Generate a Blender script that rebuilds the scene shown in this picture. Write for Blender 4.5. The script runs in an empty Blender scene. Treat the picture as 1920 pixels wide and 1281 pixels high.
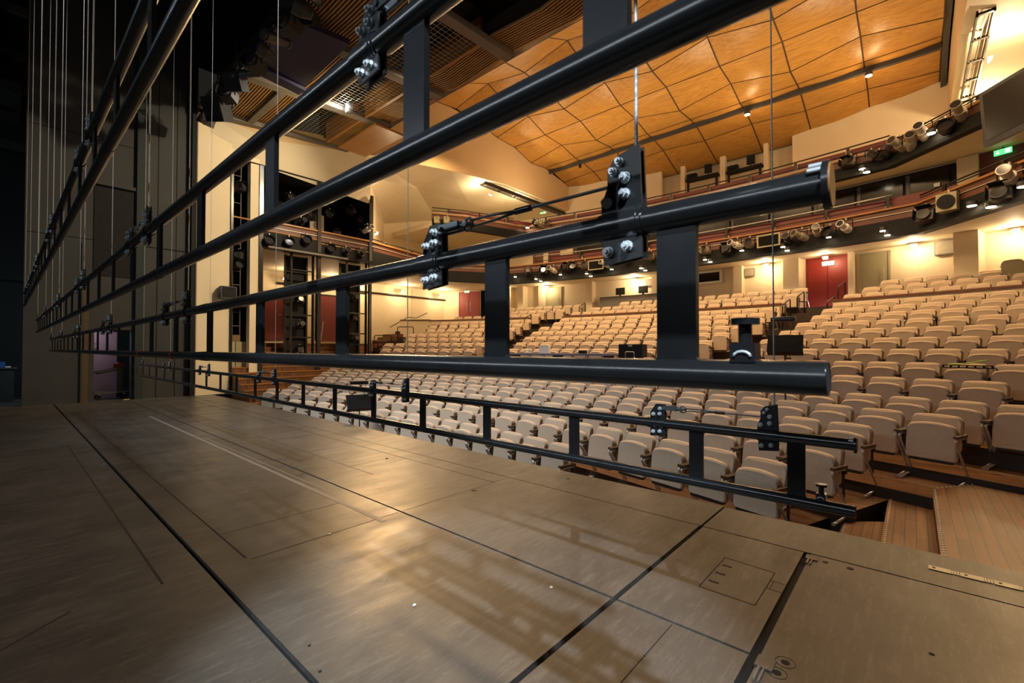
import bpy, math, random
from mathutils import Vector, Matrix
random.seed(7)
C = bpy.context.scene.collection
scn = bpy.context.scene
PI = math.pi
# ------------------------------------------------------------------ camera
FPX, CX, CY, HY, EYE = 848.8, 960.0, 640.5, 654.3, 1.5
TILT = math.atan((HY - CY) / FPX)
YAW = math.atan((1713 - 960) / FPX)
cam = bpy.data.cameras.new('camera')
cam.sensor_width = 36.0
cam.lens = 36.0 * FPX / 1920
cam.clip_start = 0.05
cam.clip_end = 200
cam.dof.use_dof = True
cam.dof.focus_distance = 6.0
cam.dof.aperture_fstop = 7.0
co = bpy.data.objects.new('camera', cam)
C.objects.link(co)
co.location = (0, 0, EYE)
co.rotation_euler = (PI / 2 + TILT, 0, YAW)
scn.camera = co
# ------------------------------------------------------------------ world, exposure, large lights
scn.view_settings.view_transform = 'Standard'
scn.view_settings.look = 'None'
scn.view_settings.exposure = 0.36
scn.view_settings.gamma = 1.0
w = bpy.data.worlds.new('world'); scn.world = w; w.use_nodes = True
w.node_tree.nodes['Background'].inputs[0].default_value = (0.9, 0.8, 0.65, 1)
w.node_tree.nodes['Background'].inputs[1].default_value = 0.012
WARM = (1.0, 0.66, 0.33)
WARM2 = (1.0, 0.74, 0.44)
COOL = (0.80, 0.90, 1.0)

def aim(o, target):
    d = Vector(target) - Vector(o.location)
    o.rotation_euler = d.to_track_quat('-Z', 'Y').to_euler()

def area(name, loc, target, size, power, color, size_y=None, spread=180):
    l = bpy.data.lights.new(name, 'AREA'); l.energy = power; l.color = color
    l.shape = 'RECTANGLE' if size_y else 'DISK'; l.size = size
    if size_y: l.size_y = size_y
    l.spread = math.radians(spread)
    o = bpy.data.objects.new(name, l); C.objects.link(o); o.location = loc; aim(o, target); return o

def point(name, loc, power, color, r=0.08):
    l = bpy.data.lights.new(name, 'POINT'); l.energy = power; l.color = color; l.shadow_soft_size = r
    o = bpy.data.objects.new(name, l); C.objects.link(o); o.location = loc; return o

def spot(name, loc, target, power, color, ang=70, blend=0.6, r=0.06):
    l = bpy.data.lights.new(name, 'SPOT'); l.energy = power; l.color = color; l.shadow_soft_size = r
    l.spot_size = math.radians(ang); l.spot_blend = blend
    o = bpy.data.objects.new(name, l); C.objects.link(o); o.location = loc; aim(o, target); return o

# added warm fill standing in for unseen house lights, over the front seats
for i, x in enumerate((-15.0, -11.4, -7.8, -4.2, -0.6)):
    area('house_fill', (x, 12.6, 11.0), (x * 0.8 - 1.5, 15.5, 0.0), 1.6, 270, WARM, None, 150)
# uplights on the circle front washing the timber ceiling
for x in (-14.5, -10.2, -5.8, -1.6):
    area('ceiling_uplight', (x, 19.2, 8.6), (x - 0.5, 18.2, 13.0), 1.1, 105, WARM2)
# stage working light, cool, high above the stage behind the camera
spot('stage_working_light', (3.7, -5.6, 11.0), (-1.65, 1.55, 0.1), 10500, COOL, 12.5, 0.5, 0.12)
area('front_row_fill', (-7.5, -1.5, 9.6), (-8.5, 6.2, -0.3), 9.0, 150, COOL, 0.3, 55)  # added cool fill for the front seat rows
area('stage_light_batten', (-5.0, -5.6, 5.0), (-4.5, 1.5, 1.4), 11.0, 170, COOL, 0.05)
# added soft warm fill without a fixture, reaching the stage edge from the right
spot('stage_edge_fill', (2.4, 15.0, 7.6), (-2.6, 4.4, 0.0), 3300, (1.0, .60, .25), 38, 1.0, 1.6)
spot('side_box_lantern', (-16.9, 10.55, 6.6), (-5.2, 4.3, 0.0), 1500, (1.0, .60, .25), 40, 1.0, 1.1)
# added unseen fill lamps washing the proscenium wall and the slatted ceiling
spot('wall_slat_fill', (-9.5, 8.4, 9.0), (-17.3, 4.5, 5.0), 2300, (1.0, .80, .52), 70, 0.8, 0.15)
spot('wall_slat_fill', (-13.6, 6.5, 7.4), (-14.6, 6.6, 10.0), 120, (1.0, .76, .36), 150, 0.9, 0.3)
spot('wall_slat_fill', (-7.5, 10.2, 8.6), (-7.0, 11.6, 12.5), 160, WARM, 150, 0.9, 0.3)

# ------------------------------------------------------------------ pixel -> place helpers (reading the plan off the photograph)
F0 = Vector((-math.sin(YAW), math.cos(YAW), 0)); RT = Vector((math.cos(YAW), math.sin(YAW), 0)); UZ = Vector((0, 0, 1))
FW = F0 * math.cos(TILT) + UZ * math.sin(TILT); UP = UZ * math.cos(TILT) - F0 * math.sin(TILT)
EYEV = Vector((0, 0, EYE))
XC, YC = -7.758, -13.926          # centre of the seating arcs
R1, PT, SP = 19.694, 0.8878, 0.5832
def ray(px, py): return FW + RT * ((px - CX) / FPX) - UP * ((py - CY) / FPX)
def at_z(px, py, z): r = ray(px, py); return EYEV + r * ((z - EYE) / r.z)
def at_x(px, py, x): r = ray(px, py); return EYEV + r * (x / r.x)
def at_y(px, py, y): r = ray(px, py); return EYEV + r * (y / r.y)
def at_r(px, py, R):
    r = ray(px, py); a = r.x * r.x + r.y * r.y; b = -2 * (r.x * XC + r.y * YC); c = XC * XC + YC * YC - R * R
    return EYEV + r * ((-b + math.sqrt(b * b - 4 * a * c)) / (2 * a))
def pol(R, th, z=0.0): return Vector((XC + R * math.sin(th), YC + R * math.cos(th), z))
def theta(p): return math.atan2(p[0] - XC, p[1] - YC)
def rad(p): return math.hypot(p[0] - XC, p[1] - YC)
def project(p):
    q = Vector(p) - EYEV; d = q.dot(FW)
    return (CX + FPX * q.dot(RT) / d, CY - FPX * q.dot(UP) / d, d)

# ------------------------------------------------------------------ materials
def nodes_of(name):
    m = bpy.data.materials.new(name); m.use_nodes = True
    return m, m.node_tree.nodes, m.node_tree.links, m.node_tree.nodes['Principled BSDF']

def mat(name, col, rough=0.6, metal=0.0, var=0.12, scale=6.0, bump=0.0, stretch=(1, 1, 1), spec=0.5, sheen=0.0, coat=0.0):
    m, n, l, b = nodes_of(name)
    tc = n.new('ShaderNodeTexCoord'); mp = n.new('ShaderNodeMapping'); mp.inputs['Scale'].default_value = stretch
    l.new(tc.outputs['Object'], mp.inputs['Vector'])
    no = n.new('ShaderNodeTexNoise'); no.inputs['Scale'].default_value = scale; no.inputs['Detail'].default_value = 5
    l.new(mp.outputs['Vector'], no.inputs['Vector'])
    cr = n.new('ShaderNodeValToRGB')
    cr.color_ramp.elements[0].position = 0.3; cr.color_ramp.elements[1].position = 0.7
    cr.color_ramp.elements[0].color = tuple(c * (1 - var) for c in col) + (1,)
    cr.color_ramp.elements[1].color = tuple(min(1, c * (1 + var)) for c in col) + (1,)
    l.new(no.outputs['Fac'], cr.inputs['Fac']); l.new(cr.outputs['Color'], b.inputs['Base Color'])
    b.inputs['Roughness'].default_value = rough; b.inputs['Metallic'].default_value = metal
    b.inputs['Specular IOR Level'].default_value = spec
    if sheen: b.inputs['Sheen Weight'].default_value = sheen
    if coat: b.inputs['Coat Weight'].default_value = coat; b.inputs['Coat Roughness'].default_value = 0.2
    if bump:
        bp = n.new('ShaderNodeBump'); bp.inputs['Strength'].default_value = bump; bp.inputs['Distance'].default_value = 0.01
        l.new(no.outputs['Fac'], bp.inputs['Height']); l.new(bp.outputs['Normal'], b.inputs['Normal'])
    return m

def emit(name, col, strength):
    m, n, l, b = nodes_of(name)
    b.inputs['Base Color'].default_value = (0.8, 0.8, 0.8, 1)
    b.inputs['Emission Color'].default_value = col + (1,); b.inputs['Emission Strength'].default_value = strength
    return m

def wood(name, dark, light, axis='X', scale=3.0, rough=0.45, plank=None, coat=0.0):
    """streaked timber; plank = (width, length) adds board joints in object X/Y"""
    m, n, l, b = nodes_of(name)
    tc = n.new('ShaderNodeTexCoord'); mp = n.new('ShaderNodeMapping')
    mp.inputs['Scale'].default_value = (0.35, 9, 9) if axis == 'X' else (9, 0.35, 9)
    l.new(tc.outputs['Object'], mp.inputs['Vector'])
    no = n.new('ShaderNodeTexNoise'); no.inputs['Scale'].default_value = scale; no.inputs['Detail'].default_value = 6; no.inputs['Roughness'].default_value = 0.65
    l.new(mp.outputs['Vector'], no.inputs['Vector'])
    cr = n.new('ShaderNodeValToRGB'); cr.color_ramp.elements[0].position = 0.32; cr.color_ramp.elements[1].position = 0.68
    cr.color_ramp.elements[0].color = dark + (1,); cr.color_ramp.elements[1].color = light + (1,)
    l.new(no.outputs['Fac'], cr.inputs['Fac'])
    out = cr.outputs['Color']
    if plank:
        br = n.new('ShaderNodeTexBrick'); br.inputs['Scale'].default_value = 1.0
        br.inputs['Brick Width'].default_value = plank[1]; br.inputs['Row Height'].default_value = plank[0]
        br.inputs['Mortar Size'].default_value = 0.004; br.inputs['Color1'].default_value = (1, 1, 1, 1); br.inputs['Color2'].default_value = (0.62, 0.6, 0.58, 1)
        br.inputs['Mortar'].default_value = (0.2, 0.18, 0.16, 1); br.offset = 0.37
        mp2 = n.new('ShaderNodeMapping')
        if axis == 'Y': mp2.inputs['Rotation'].default_value = (0, 0, PI / 2)
        l.new(tc.outputs['Object'], mp2.inputs['Vector']); l.new(mp2.outputs['Vector'], br.inputs['Vector'])
        mx = n.new('ShaderNodeMix'); mx.data_type = 'RGBA'; mx.blend_type = 'MULTIPLY'; mx.inputs[0].default_value = 1
        l.new(out, mx.inputs[6]); l.new(br.outputs['Color'], mx.inputs[7]); out = mx.outputs[2]
    l.new(out, b.inputs['Base Color']); b.inputs['Roughness'].default_value = rough
    if coat: b.inputs['Coat Weight'].default_value = coat
    return m

def stage_floor_mat():
    m, n, l, b = nodes_of('stage_floor_paint')
    tc = n.new('ShaderNodeTexCoord')
    def noise(scale, det, st, rough=0.6):
        mp = n.new('ShaderNodeMapping'); mp.inputs['Scale'].default_value = (st[1], st[0], 1); mp.inputs['Rotation'].default_value = (0, 0, 0.05)
        l.new(tc.outputs['Object'], mp.inputs['Vector'])
        t = n.new('ShaderNodeTexNoise'); t.inputs['Scale'].default_value = scale; t.inputs['Detail'].default_value = det; t.inputs['Roughness'].default_value = rough
        l.new(mp.outputs['Vector'], t.inputs['Vector']); return t.outputs['Fac']
    def ramp(f, a, bb, ca, cb):
        r = n.new('ShaderNodeValToRGB'); r.color_ramp.elements[0].position = a; r.color_ramp.elements[1].position = bb
        r.color_ramp.elements[0].color = ca + (1,); r.color_ramp.elements[1].color = cb + (1,); l.new(f, r.inputs['Fac']); return r.outputs['Color']
    def mixc(a, bb, f):
        x = n.new('ShaderNodeMix'); x.data_type = 'RGBA'; l.new(f, x.inputs[0]); l.new(a, x.inputs[6])
        if isinstance(bb, tuple): x.inputs[7].default_value = bb + (1,)
        else: l.new(bb, x.inputs[7])
        return x.outputs[2]
    base = ramp(noise(1.3, 8, (1, 1, 1)), 0.3, 0.72, (0.040, 0.037, 0.033), (0.084, 0.077, 0.068))
    worn = ramp(noise(7.0, 10, (0.45, 3.2, 1), 0.8), 0.50, 0.66, (0, 0, 0), (0.55, 0.55, 0.55))
    c1 = mixc(base, (0.16, 0.14, 0.115), worn)
    scuff = ramp(noise(26.0, 8, (0.5, 3.5, 1), 0.75), 0.60, 0.70, (0, 0, 0), (0.6, 0.6, 0.6))
    c2 = mixc(c1, (0.26, 0.23, 0.20), scuff)
    speck = ramp(noise(60.0, 2, (1, 1, 1), 0.5), 0.74, 0.78, (0, 0, 0), (0.7, 0.7, 0.7))
    c3 = mixc(c2, (0.36, 0.34, 0.3), speck)
    l.new(c3, b.inputs['Base Color'])
    rr = ramp(noise(2.2, 7, (0.7, 2.2, 1)), 0.3, 0.7, (0.29, 0.29, 0.29), (0.47, 0.47, 0.47)); l.new(rr, b.inputs['Roughness'])
    bp = n.new('ShaderNodeBump'); bp.inputs['Strength'].default_value = 0.12; bp.inputs['Distance'].default_value = 0.004
    l.new(noise(9, 6, (0.6, 2, 1)), bp.inputs['Height']); l.new(bp.outputs['Normal'], b.inputs['Normal'])
    return m

M_STAGE = stage_floor_mat()
M_GAP = mat('dark_gap', (0.006, 0.006, 0.006), 0.9)
M_BLACKM = mat('black_powder_coat', (0.010, 0.011, 0.012), 0.22, 0.0, 0.15, 20, 0.01, spec=0.7)
M_STEELD = mat('dull_dark_steel', (0.13, 0.15, 0.165), 0.35, 0.5, 0.15, 20)
M_PLATE = mat('black_bracket_plate', (0.012, 0.014, 0.016), 0.42, 0, 0.15, 20, 0.01, spec=0.5)
M_SDOOR = mat('dark_red_side_door', (0.13, 0.010, 0.006), 0.5, 0, 0.06, 1.5)
M_SOOT = mat('charcoal_lantern_paint', (0.035, 0.033, 0.030), 0.5, 0, 0.2, 8)
M_BOLT = mat('zinc_bolt', (0.58, 0.64, 0.67), 0.3, 0.35, 0.1, 30, spec=0.8)
M_ROPE = mat('steel_wire_rope', (0.46, 0.45, 0.42), 0.45, 0.2, 0.45, 160, spec=0.6)
M_CREAM = mat('cream_plaster', (0.74, 0.62, 0.42), 0.75, 0, 0.03, 1.2, 0.02)
M_TAN = mat('tan_plaster', (0.62, 0.44, 0.24), 0.75, 0, 0.03, 1.0, 0.02)
M_SOFFIT = mat('soffit_plaster', (0.66, 0.57, 0.40), 0.7, 0, 0.03, 1.0)
M_BLACKW = mat('black_stage_wall', (0.030, 0.031, 0.031), 0.7, 0, 0.12, 1.5, 0.02)
M_BLACKW2 = mat('teal_black_wall', (0.012, 0.020, 0.021), 0.7, 0, 0.12, 1.5)
M_BLACK = mat('black_paint', (0.010, 0.010, 0.010), 0.7, 0, 0.2, 8, spec=0.25)
M_DGREY = mat('dark_grey_paint', (0.05, 0.05, 0.052), 0.5, 0, 0.12, 4)
M_GREYB = mat('grey_beam_paint', (0.16, 0.14, 0.125), 0.6, 0, 0.08, 2)
M_PURPLE = mat('blue_black_panel', (0.020, 0.022, 0.085), 0.4, 0, 0.1, 1)
M_RED = mat('red_door_paint', (0.25, 0.020, 0.012), 0.45, 0, 0.06, 1.5)
M_DKRED = mat('maroon_panel', (0.13, 0.016, 0.012), 0.5, 0, 0.1, 2)
M_FASCIA = mat('brown_fascia', (0.12, 0.042, 0.022), 0.5, 0, 0.12, 2)
M_FABRIC = mat('beige_seat_fabric', (0.56, 0.425, 0.30), 0.9, 0, 0.06, 40, 0.03, spec=0.2, sheen=0.2)
M_PIPE = mat('satin_steel_tube', (0.50, 0.46, 0.41), 0.3, 0.45, 0.05, 10, spec=0.7)
M_SHELL = mat('black_seat_shell', (0.015, 0.013, 0.012), 0.5, 0, 0.1, 10)
M_ARM = wood('armrest_wood', (0.045, 0.028, 0.016), (0.09, 0.055, 0.03), 'Y', 8, 0.4)
M_TREAD = wood('oak_floor_boards', (0.13, 0.055, 0.018), (0.25, 0.108, 0.036), 'X', 2.5, 0.42, (0.085, 0.9))
M_TREADY = wood('oak_step_boards', (0.14, 0.06, 0.019), (0.26, 0.113, 0.036), 'Y', 2.5, 0.42, (0.085, 0.9))
M_RISER = mat('dark_riser', (0.030, 0.017, 0.010), 0.6, 0, 0.2, 3)
M_CEIL = wood('ceiling_veneer', (0.29, 0.128, 0.022), (0.60, 0.315, 0.068), 'X', 3.2, 0.42, None)
M_SEAM = mat('ceiling_seam', (0.06, 0.03, 0.012), 0.8)
M_SLAT = wood('ceiling_slats', (0.24, 0.13, 0.045), (0.42, 0.24, 0.085), 'X', 2.0, 0.5)
M_SLATB = mat('slat_backing', (0.02, 0.013, 0.008), 0.9)
M_CAPW = wood('cap_rail_wood', (0.13, 0.045, 0.02), (0.20, 0.075, 0.03), 'X', 3, 0.35)
M_ORANGEW = wood('balcony_ledge_wood', (0.27, 0.11, 0.028), (0.40, 0.185, 0.05), 'X', 3, 0.35)
M_RAIL = mat('dark_rail_steel', (0.035, 0.028, 0.022), 0.35, 0.6, 0.1, 10)
M_GLASS = mat('dark_window_glass', (0.010, 0.009, 0.008), 0.18, 0, 0.1, 1, spec=0.35)
M_GREYW = mat('grey_lantern_paint', (0.33, 0.29, 0.22), 0.5, 0, 0.1, 8)
M_WHITE = mat('white_paint', (0.75, 0.72, 0.66), 0.5, 0, 0.03, 5)
M_GREEND = mat('olive_door', (0.36, 0.32, 0.19), 0.6, 0, 0.04, 2)
M_PINK = mat('pink_flight_panel', (0.34, 0.20, 0.24), 0.3, 0, 0.15, 2)
M_LAMP = emit('lamp_glow', (1.0, 0.78, 0.48), 40)
M_LAMPD = emit('lamp_glow_soft', (1.0, 0.72, 0.40), 14)
M_LAMPW = emit('lamp_glow_white', (1.0, 0.93, 0.80), 120)
M_BLUELED = emit('step_light_glow', (0.80, 0.80, 1.0), 25)
M_EXIT = emit('exit_sign_green', (0.02, 0.55, 0.16), 1.6)
M_EXITW = emit('exit_sign_white', (0.85, 1.0, 0.9), 2.2)
M_SILVER = mat('brushed_aluminium', (0.42, 0.40, 0.35), 0.5, 0.5, 0.1, 20)
M_TAPE = mat('grey_floor_tape', (0.19, 0.17, 0.155), 0.5, 0, 0.12, 4)
M_LENS = mat('lantern_lens', (0.03, 0.03, 0.035), 0.12, 0, 0.1, 5, spec=0.7)
M_REDC = mat('red_strap', (0.45, 0.02, 0.03), 0.6)
M_YELLOW = mat('yellow_tape', (0.7, 0.6, 0.03), 0.6)
M_LIME = mat('lime_cord', (0.42, 0.60, 0.08), 0.6)
M_MESH = mat('wire_mesh_steel', (0.50, 0.46, 0.40), 0.4, 0.8, 0.1, 20)
M_TEXT = mat('dark_print', (0.06, 0.03, 0.04), 0.6)
# ------------------------------------------------------------------ mesh builder
class MB:
    def __init__(s): s.v = []; s.f = []; s.mi = []; s.sm = []; s.mats = []
    def m(s, mt):
        if mt not in s.mats: s.mats.append(mt)
        return s.mats.index(mt)
    def add(s, vs, fs, mt, smooth=False):
        o = len(s.v); s.v += [tuple(p) for p in vs]; k = s.m(mt)
        for f in fs: s.f.append([i + o for i in f]); s.mi.append(k); s.sm.append(smooth)
    def box(s, c, sz, mt, rz=0.0, M=None):
        hx, hy, hz = sz[0] / 2, sz[1] / 2, sz[2] / 2
        R = M if M is not None else Matrix.Rotation(rz, 3, 'Z')
        c = Vector(c)
        vs = [c + R @ Vector((x * hx, y * hy, z * hz)) for z in (-1, 1) for y in (-1, 1) for x in (-1, 1)]
        s.add(vs, [(0, 2, 3, 1), (4, 5, 7, 6), (0, 1, 5, 4), (2, 6, 7, 3), (0, 4, 6, 2), (1, 3, 7, 5)], mt)
    def span(s, a, b, mt): s.box([(a[i] + b[i]) / 2 for i in range(3)], [abs(b[i] - a[i]) for i in range(3)], mt)
    def bar(s, p0, p1, w, h, mt, up=(0, 0, 1)):
        p0, p1 = Vector(p0), Vector(p1); d = (p1 - p0); L = d.length; d.normalize()
        u = Vector(up); sx = d.cross(u)
        if sx.length < 1e-4: sx = d.cross(Vector((1, 0, 0)))
        sx.normalize(); u2 = sx.cross(d).normalized()
        M = Matrix((sx, d, u2)).transposed()
        s.box((p0 + p1) / 2, (w, L, h), mt, M=M)
    def cyl(s, p0, p1, r, mt, seg=12, r2=None, cap=True, smooth=True):
        p0, p1 = Vector(p0), Vector(p1); r2 = r if r2 is None else r2
        d = (p1 - p0).normalized(); a = d.orthogonal().normalized(); b = d.cross(a)
        vs = []
        for k in range(seg):
            t = 2 * PI * k / seg; e = a * math.cos(t) + b * math.sin(t); vs += [p0 + e * r, p1 + e * r2]
        s.add(vs, [(2 * k, (2 * k + 2) % (2 * seg), (2 * k + 3) % (2 * seg), 2 * k + 1) for k in range(seg)], mt, smooth)
        if cap:
            s.add([vs[2 * k] for k in range(seg)], [tuple(range(seg))[::-1]], mt)
            s.add([vs[2 * k + 1] for k in range(seg)], [tuple(range(seg))], mt)
    def tube(s, pts, r, mt, seg=8, closed=False):
        pts = [Vector(p) for p in pts]; n = len(pts); rings = []; prev = None
        for i, p in enumerate(pts):
            if closed: d = pts[(i + 1) % n] - pts[i - 1]
            else: d = pts[min(i + 1, n - 1)] - pts[max(i - 1, 0)]
            d.normalize()
            a = d.orthogonal().normalized() if prev is None else (prev - d * prev.dot(d)).normalized()
            prev = a; b = d.cross(a)
            rings.append([p + (a * math.cos(2 * PI * k / seg) + b * math.sin(2 * PI * k / seg)) * r for k in range(seg)])
        vs = [q for rg in rings for q in rg]; fs = []
        for i in range(n if closed else n - 1):
            j = (i + 1) % n
            for k in range(seg): fs.append((i * seg + k, i * seg + (k + 1) % seg, j * seg + (k + 1) % seg, j * seg + k))
        if not closed: fs += [tuple(range(seg))[::-1], tuple((n - 1) * seg + k for k in range(seg))]
        s.add(vs, fs, mt, True)
    def ring(s, R0, R1_, t0, t1, z0, z1, n, mt, mtop=None):
        vs = []
        for i in range(n + 1):
            t = t0 + (t1 - t0) * i / n
            vs += [pol(R0, t, z0), pol(R1_, t, z0), pol(R1_, t, z1), pol(R0, t, z1)]
        side = []; top = []
        for i in range(n):
            a, b = 4 * i, 4 * i + 4
            top.append((a + 3, b + 3, b + 2, a + 2)[::-1]); side += [(a, b, b + 3, a + 3)[::-1], (a + 1, a + 2, b + 2, b + 1)[::-1], (a, a + 1, b + 1, b)[::-1]]
        side += [(0, 3, 2, 1), (4 * n, 4 * n + 1, 4 * n + 2, 4 * n + 3)]
        s.add(vs, side, mt); s.add(vs, top, mtop or mt)
    def prism(s, poly, z0, z1, mt, mtop=None, mbot=None):
        n = len(poly); vs = [(p[0], p[1], z0) for p in poly] + [(p[0], p[1], z1) for p in poly]
        s.add(vs, [(i, (i + 1) % n, n + (i + 1) % n, n + i) for i in range(n)], mt)
        s.add(vs[n:], [tuple(range(n))], mtop or mt); s.add(vs[:n], [tuple(range(n))[::-1]], mbot or mt)
    def plate(s, outline, th, mt, M=Matrix.Identity(4), smooth=False):
        """outline (x,z) extruded +-th/2 along local y, placed by M"""
        n = len(outline)
        vs = [M @ Vector((p[0], -th / 2, p[1])) for p in outline] + [M @ Vector((p[0], th / 2, p[1])) for p in outline]
        s.add(vs, [(i, n + i, n + (i + 1) % n, (i + 1) % n) for i in range(n)], mt, smooth)
        s.add(vs[:n], [tuple(range(n))], mt); s.add(vs[n:], [tuple(range(n))[::-1]], mt)
    def ribbon(s, path, z0, z1, off, th, mt):
        """vertical strip following a plan path; off = shift to the left of travel, th = thickness further left"""
        P = [Vector((p[0], p[1])) for p in path]; n = len(P); N = []
        for i in range(n):
            d = (P[min(i + 1, n - 1)] - P[max(i - 1, 0)]).normalized(); N.append(Vector((-d.y, d.x)))
        vs = []
        for i in range(n):
            a = P[i] + N[i] * off; b = P[i] + N[i] * (off + th)
            vs += [(a.x, a.y, z0), (b.x, b.y, z0), (b.x, b.y, z1), (a.x, a.y, z1)]
        fs = [(0, 3, 2, 1), (4 * n - 4, 4 * n - 3, 4 * n - 2, 4 * n - 1)]
        for i in range(n - 1):
            a, b = 4 * i, 4 * i + 4
            fs += [(a, b, b + 3, a + 3), (a + 3, b + 3, b + 2, a + 2), (a + 1, a + 2, b + 2, b + 1), (a, a + 1, b + 1, b)]
        s.add(vs, fs, mt)
    def quad(s, a, b, c, d, mt): s.add([a, b, c, d], [(0, 1, 2, 3)], mt)
    def grid(s, fn, nu, nv, mt, smooth=True, thick=0.0, up=Vector((0, 0, 1))):
        vs = [fn(i / nu, j / nv) for i in range(nu + 1) for j in range(nv + 1)]
        fs = [(i * (nv + 1) + j, (i + 1) * (nv + 1) + j, (i + 1) * (nv + 1) + j + 1, i * (nv + 1) + j + 1) for i in range(nu) for j in range(nv)]
        s.add(vs, fs, mt, smooth)
        if thick: s.add([Vector(p) + up * thick for p in vs], [f[::-1] for f in fs], mt, smooth)
    def build(s, name, parent=None, label=None, cat=None, group=None, kind=None, loc=None, M=None):
        me = bpy.data.meshes.new(name)
        L = Vector(loc) if loc is not None else Vector((0, 0, 0))
        vs = [tuple(Vector(p) - L) for p in s.v] if loc is not None else s.v
        me.from_pydata(vs, [], s.f)
        for mt in s.mats: me.materials.append(mt)
        me.polygons.foreach_set('material_index', s.mi); me.polygons.foreach_set('use_smooth', s.sm)
        me.update()
        o = bpy.data.objects.new(name, me); C.objects.link(o)
        if parent is not None:
            o.parent = parent
        elif loc is not None: o.location = loc
        tag(o, label, cat, group, kind)
        return o

def tag(o, label=None, cat=None, group=None, kind=None):
    if label: o['label'] = label
    if cat: o['category'] = cat
    if group: o['group'] = group
    if kind: o['kind'] = kind
    return o
def thing(name, loc, label, cat, group=None, rz=0.0):
    o = bpy.data.objects.new(name, None); C.objects.link(o); o.location = loc; o.rotation_euler = (0, 0, rz)
    o.empty_display_size = 0.1
    return tag(o, label, cat, group)
def copy_thing(root, loc, rz, label, group=None):
    r = root.copy(); C.objects.link(r); r.location = loc; r.rotation_euler = (0, 0, rz)
    r['label'] = label
    if group: r['group'] = group
    for ch in root.children:
        c = ch.copy(); C.objects.link(c); c.parent = r
        for g in ch.children:
            d = g.copy(); C.objects.link(d); d.parent = c
    return r
def struct(b, name): return b.build(name, kind='structure')
def arc_pts(c, r, a0, a1, n, fn):
    return [fn(c[0] + r * math.cos(a0 + (a1 - a0) * i / n), c[1] + r * math.sin(a0 + (a1 - a0) * i / n)) for i in range(n + 1)]
def bent(pts, r, n=5):
    """polyline with rounded corners"""
    pts = [Vector(p) for p in pts]; out = [pts[0]]
    for i in range(1, len(pts) - 1):
        a, b, c = pts[i - 1], pts[i], pts[i + 1]
        k = min(r, (a - b).length * .49, (c - b).length * .49)
        p, q = b + (a - b).normalized() * k, b + (c - b).normalized() * k
        for j in range(n + 1):
            t = j / n; out.append(p * (1 - t) ** 2 + b * 2 * t * (1 - t) + q * t * t)
    return out + [pts[-1]]

# ================================================================== STAGE
b = MB()
def deck(x0, x1, y0, y1, g=(0.015, 0.015, 0.015, 0.015)):
    b.span((x0 + g[0], y0 + g[2], -0.03), (x1 - g[1], y1 - g[3], 0), M_STAGE)
XL = -17.42
deck(XL, 5.0, -9, 0.95, (0, 0, 0, .016))
deck(XL, -1.36, 0.95, 2.46, (0, .016, .016, .010)); deck(-1.36, -0.60, 0.95, 2.46, (.016, .022, .016, .010))
deck(XL, -1.36, 2.46, 3.95, (0, .016, .010, .006)); deck(-1.36, -0.60, 2.46, 3.95, (.016, .022, .010, .006))
deck(-0.60, 5.0, 0.95, 3.95, (.022, 0, .016, .008))
deck(XL, -1.36, 3.95, 4.60, (0, .010, .006, 0)); deck(-1.36, 5.0, 3.95, 4.56, (.010, 0, .008, 0))
b.span((XL, -9, -0.12), (5, 4.5, -0.032), M_GAP)
struct(b, 'floor_stage')
b = MB()   # saw cuts and joints in the stage boards
def cut(x0, y0, x1, y1, w=0.008, z=0.0012): b.bar((x0, y0, z * .5), (x1, y1, z * .5), w, z, M_GAP)
cut(-9.9, .70, -3.6, .70, .014); cut(-11.8, 1.18, -3.6, 1.18, .011)
cut(-15.5, 3.68, -5.29, 3.69, .010); cut(-5.29, 3.69, -3.54, 3.69, .007)
cut(-15, 2.96, -4.84, 2.96, .006); cut(-3.55, 1.2, -3.55, 2.43, .006); cut(-4.2, 1.2, -4.2, 2.2, .004)
cut(-3.55, 2.48, -3.55, 3.93, .003); cut(-3.40, 0.0, -3.62, 0.28, .012); cut(-3.40, -.4, -3.40, 0, .012)
for x in (-5.4, -6.6, -7.9, -9.2, -10.6, -12.2, -13.8): cut(x, 2.98, x, 3.66, .004)
for x0, y0, x1, y1 in ((-1.03, 3.47, -.71, 3.45), (-.71, 3.45, -.71, 2.94), (-.71, 2.94, -1.03, 2.94), (-1.03, 2.94, -1.03, 3.47)): cut(x0, y0, x1, y1, .006)
cut(-.69, 3.2, -.69, 3.32, .003); cut(-.71, 3.32, -.62, 3.32, .003); cut(-.71, 3.2, -.62, 3.2, .003)
cut(-1.0, 1.6, -1.0, 2.44, .004); cut(-.8, 1.6, -.8, 2.0, .003); cut(-.9, 1.3, -.9, 1.9, .003); cut(-.7, 1.7, -.7, 2.1, .003)
for y in (3.06, 3.20, 3.34):      # finger slots of the floor hatch
    b.bar((-1.01, y, .001), (-.95, y, .001), .016, .002, M_GAP)
def hole(x, y, r=.02, z=.0015): b.cyl((x, y, 0), (x, y, z), r, M_GAP, 16)
hole(-.48, 3.86, .018); hole(-.34, 3.86, .02); hole(-.475, 2.505, .019); hole(-.49, 2.40, .019); hole(-3.0, 4.36, .022); hole(.05, 3.05, .012)
hole(-2.3, 1.05, .008); hole(-2.08, 1.0, .008); hole(-1.0, 2.1, .005)
for x, y in ((-.475, 2.505), (-.49, 2.40)): b.tube([(x + .042 * math.cos(t * PI / 12), y + .042 * math.sin(t * PI / 12), .0005) for t in range(24)], .0012, M_GAP, 4, True)
b.build('floor_stage_joints', kind='structure')
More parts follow.
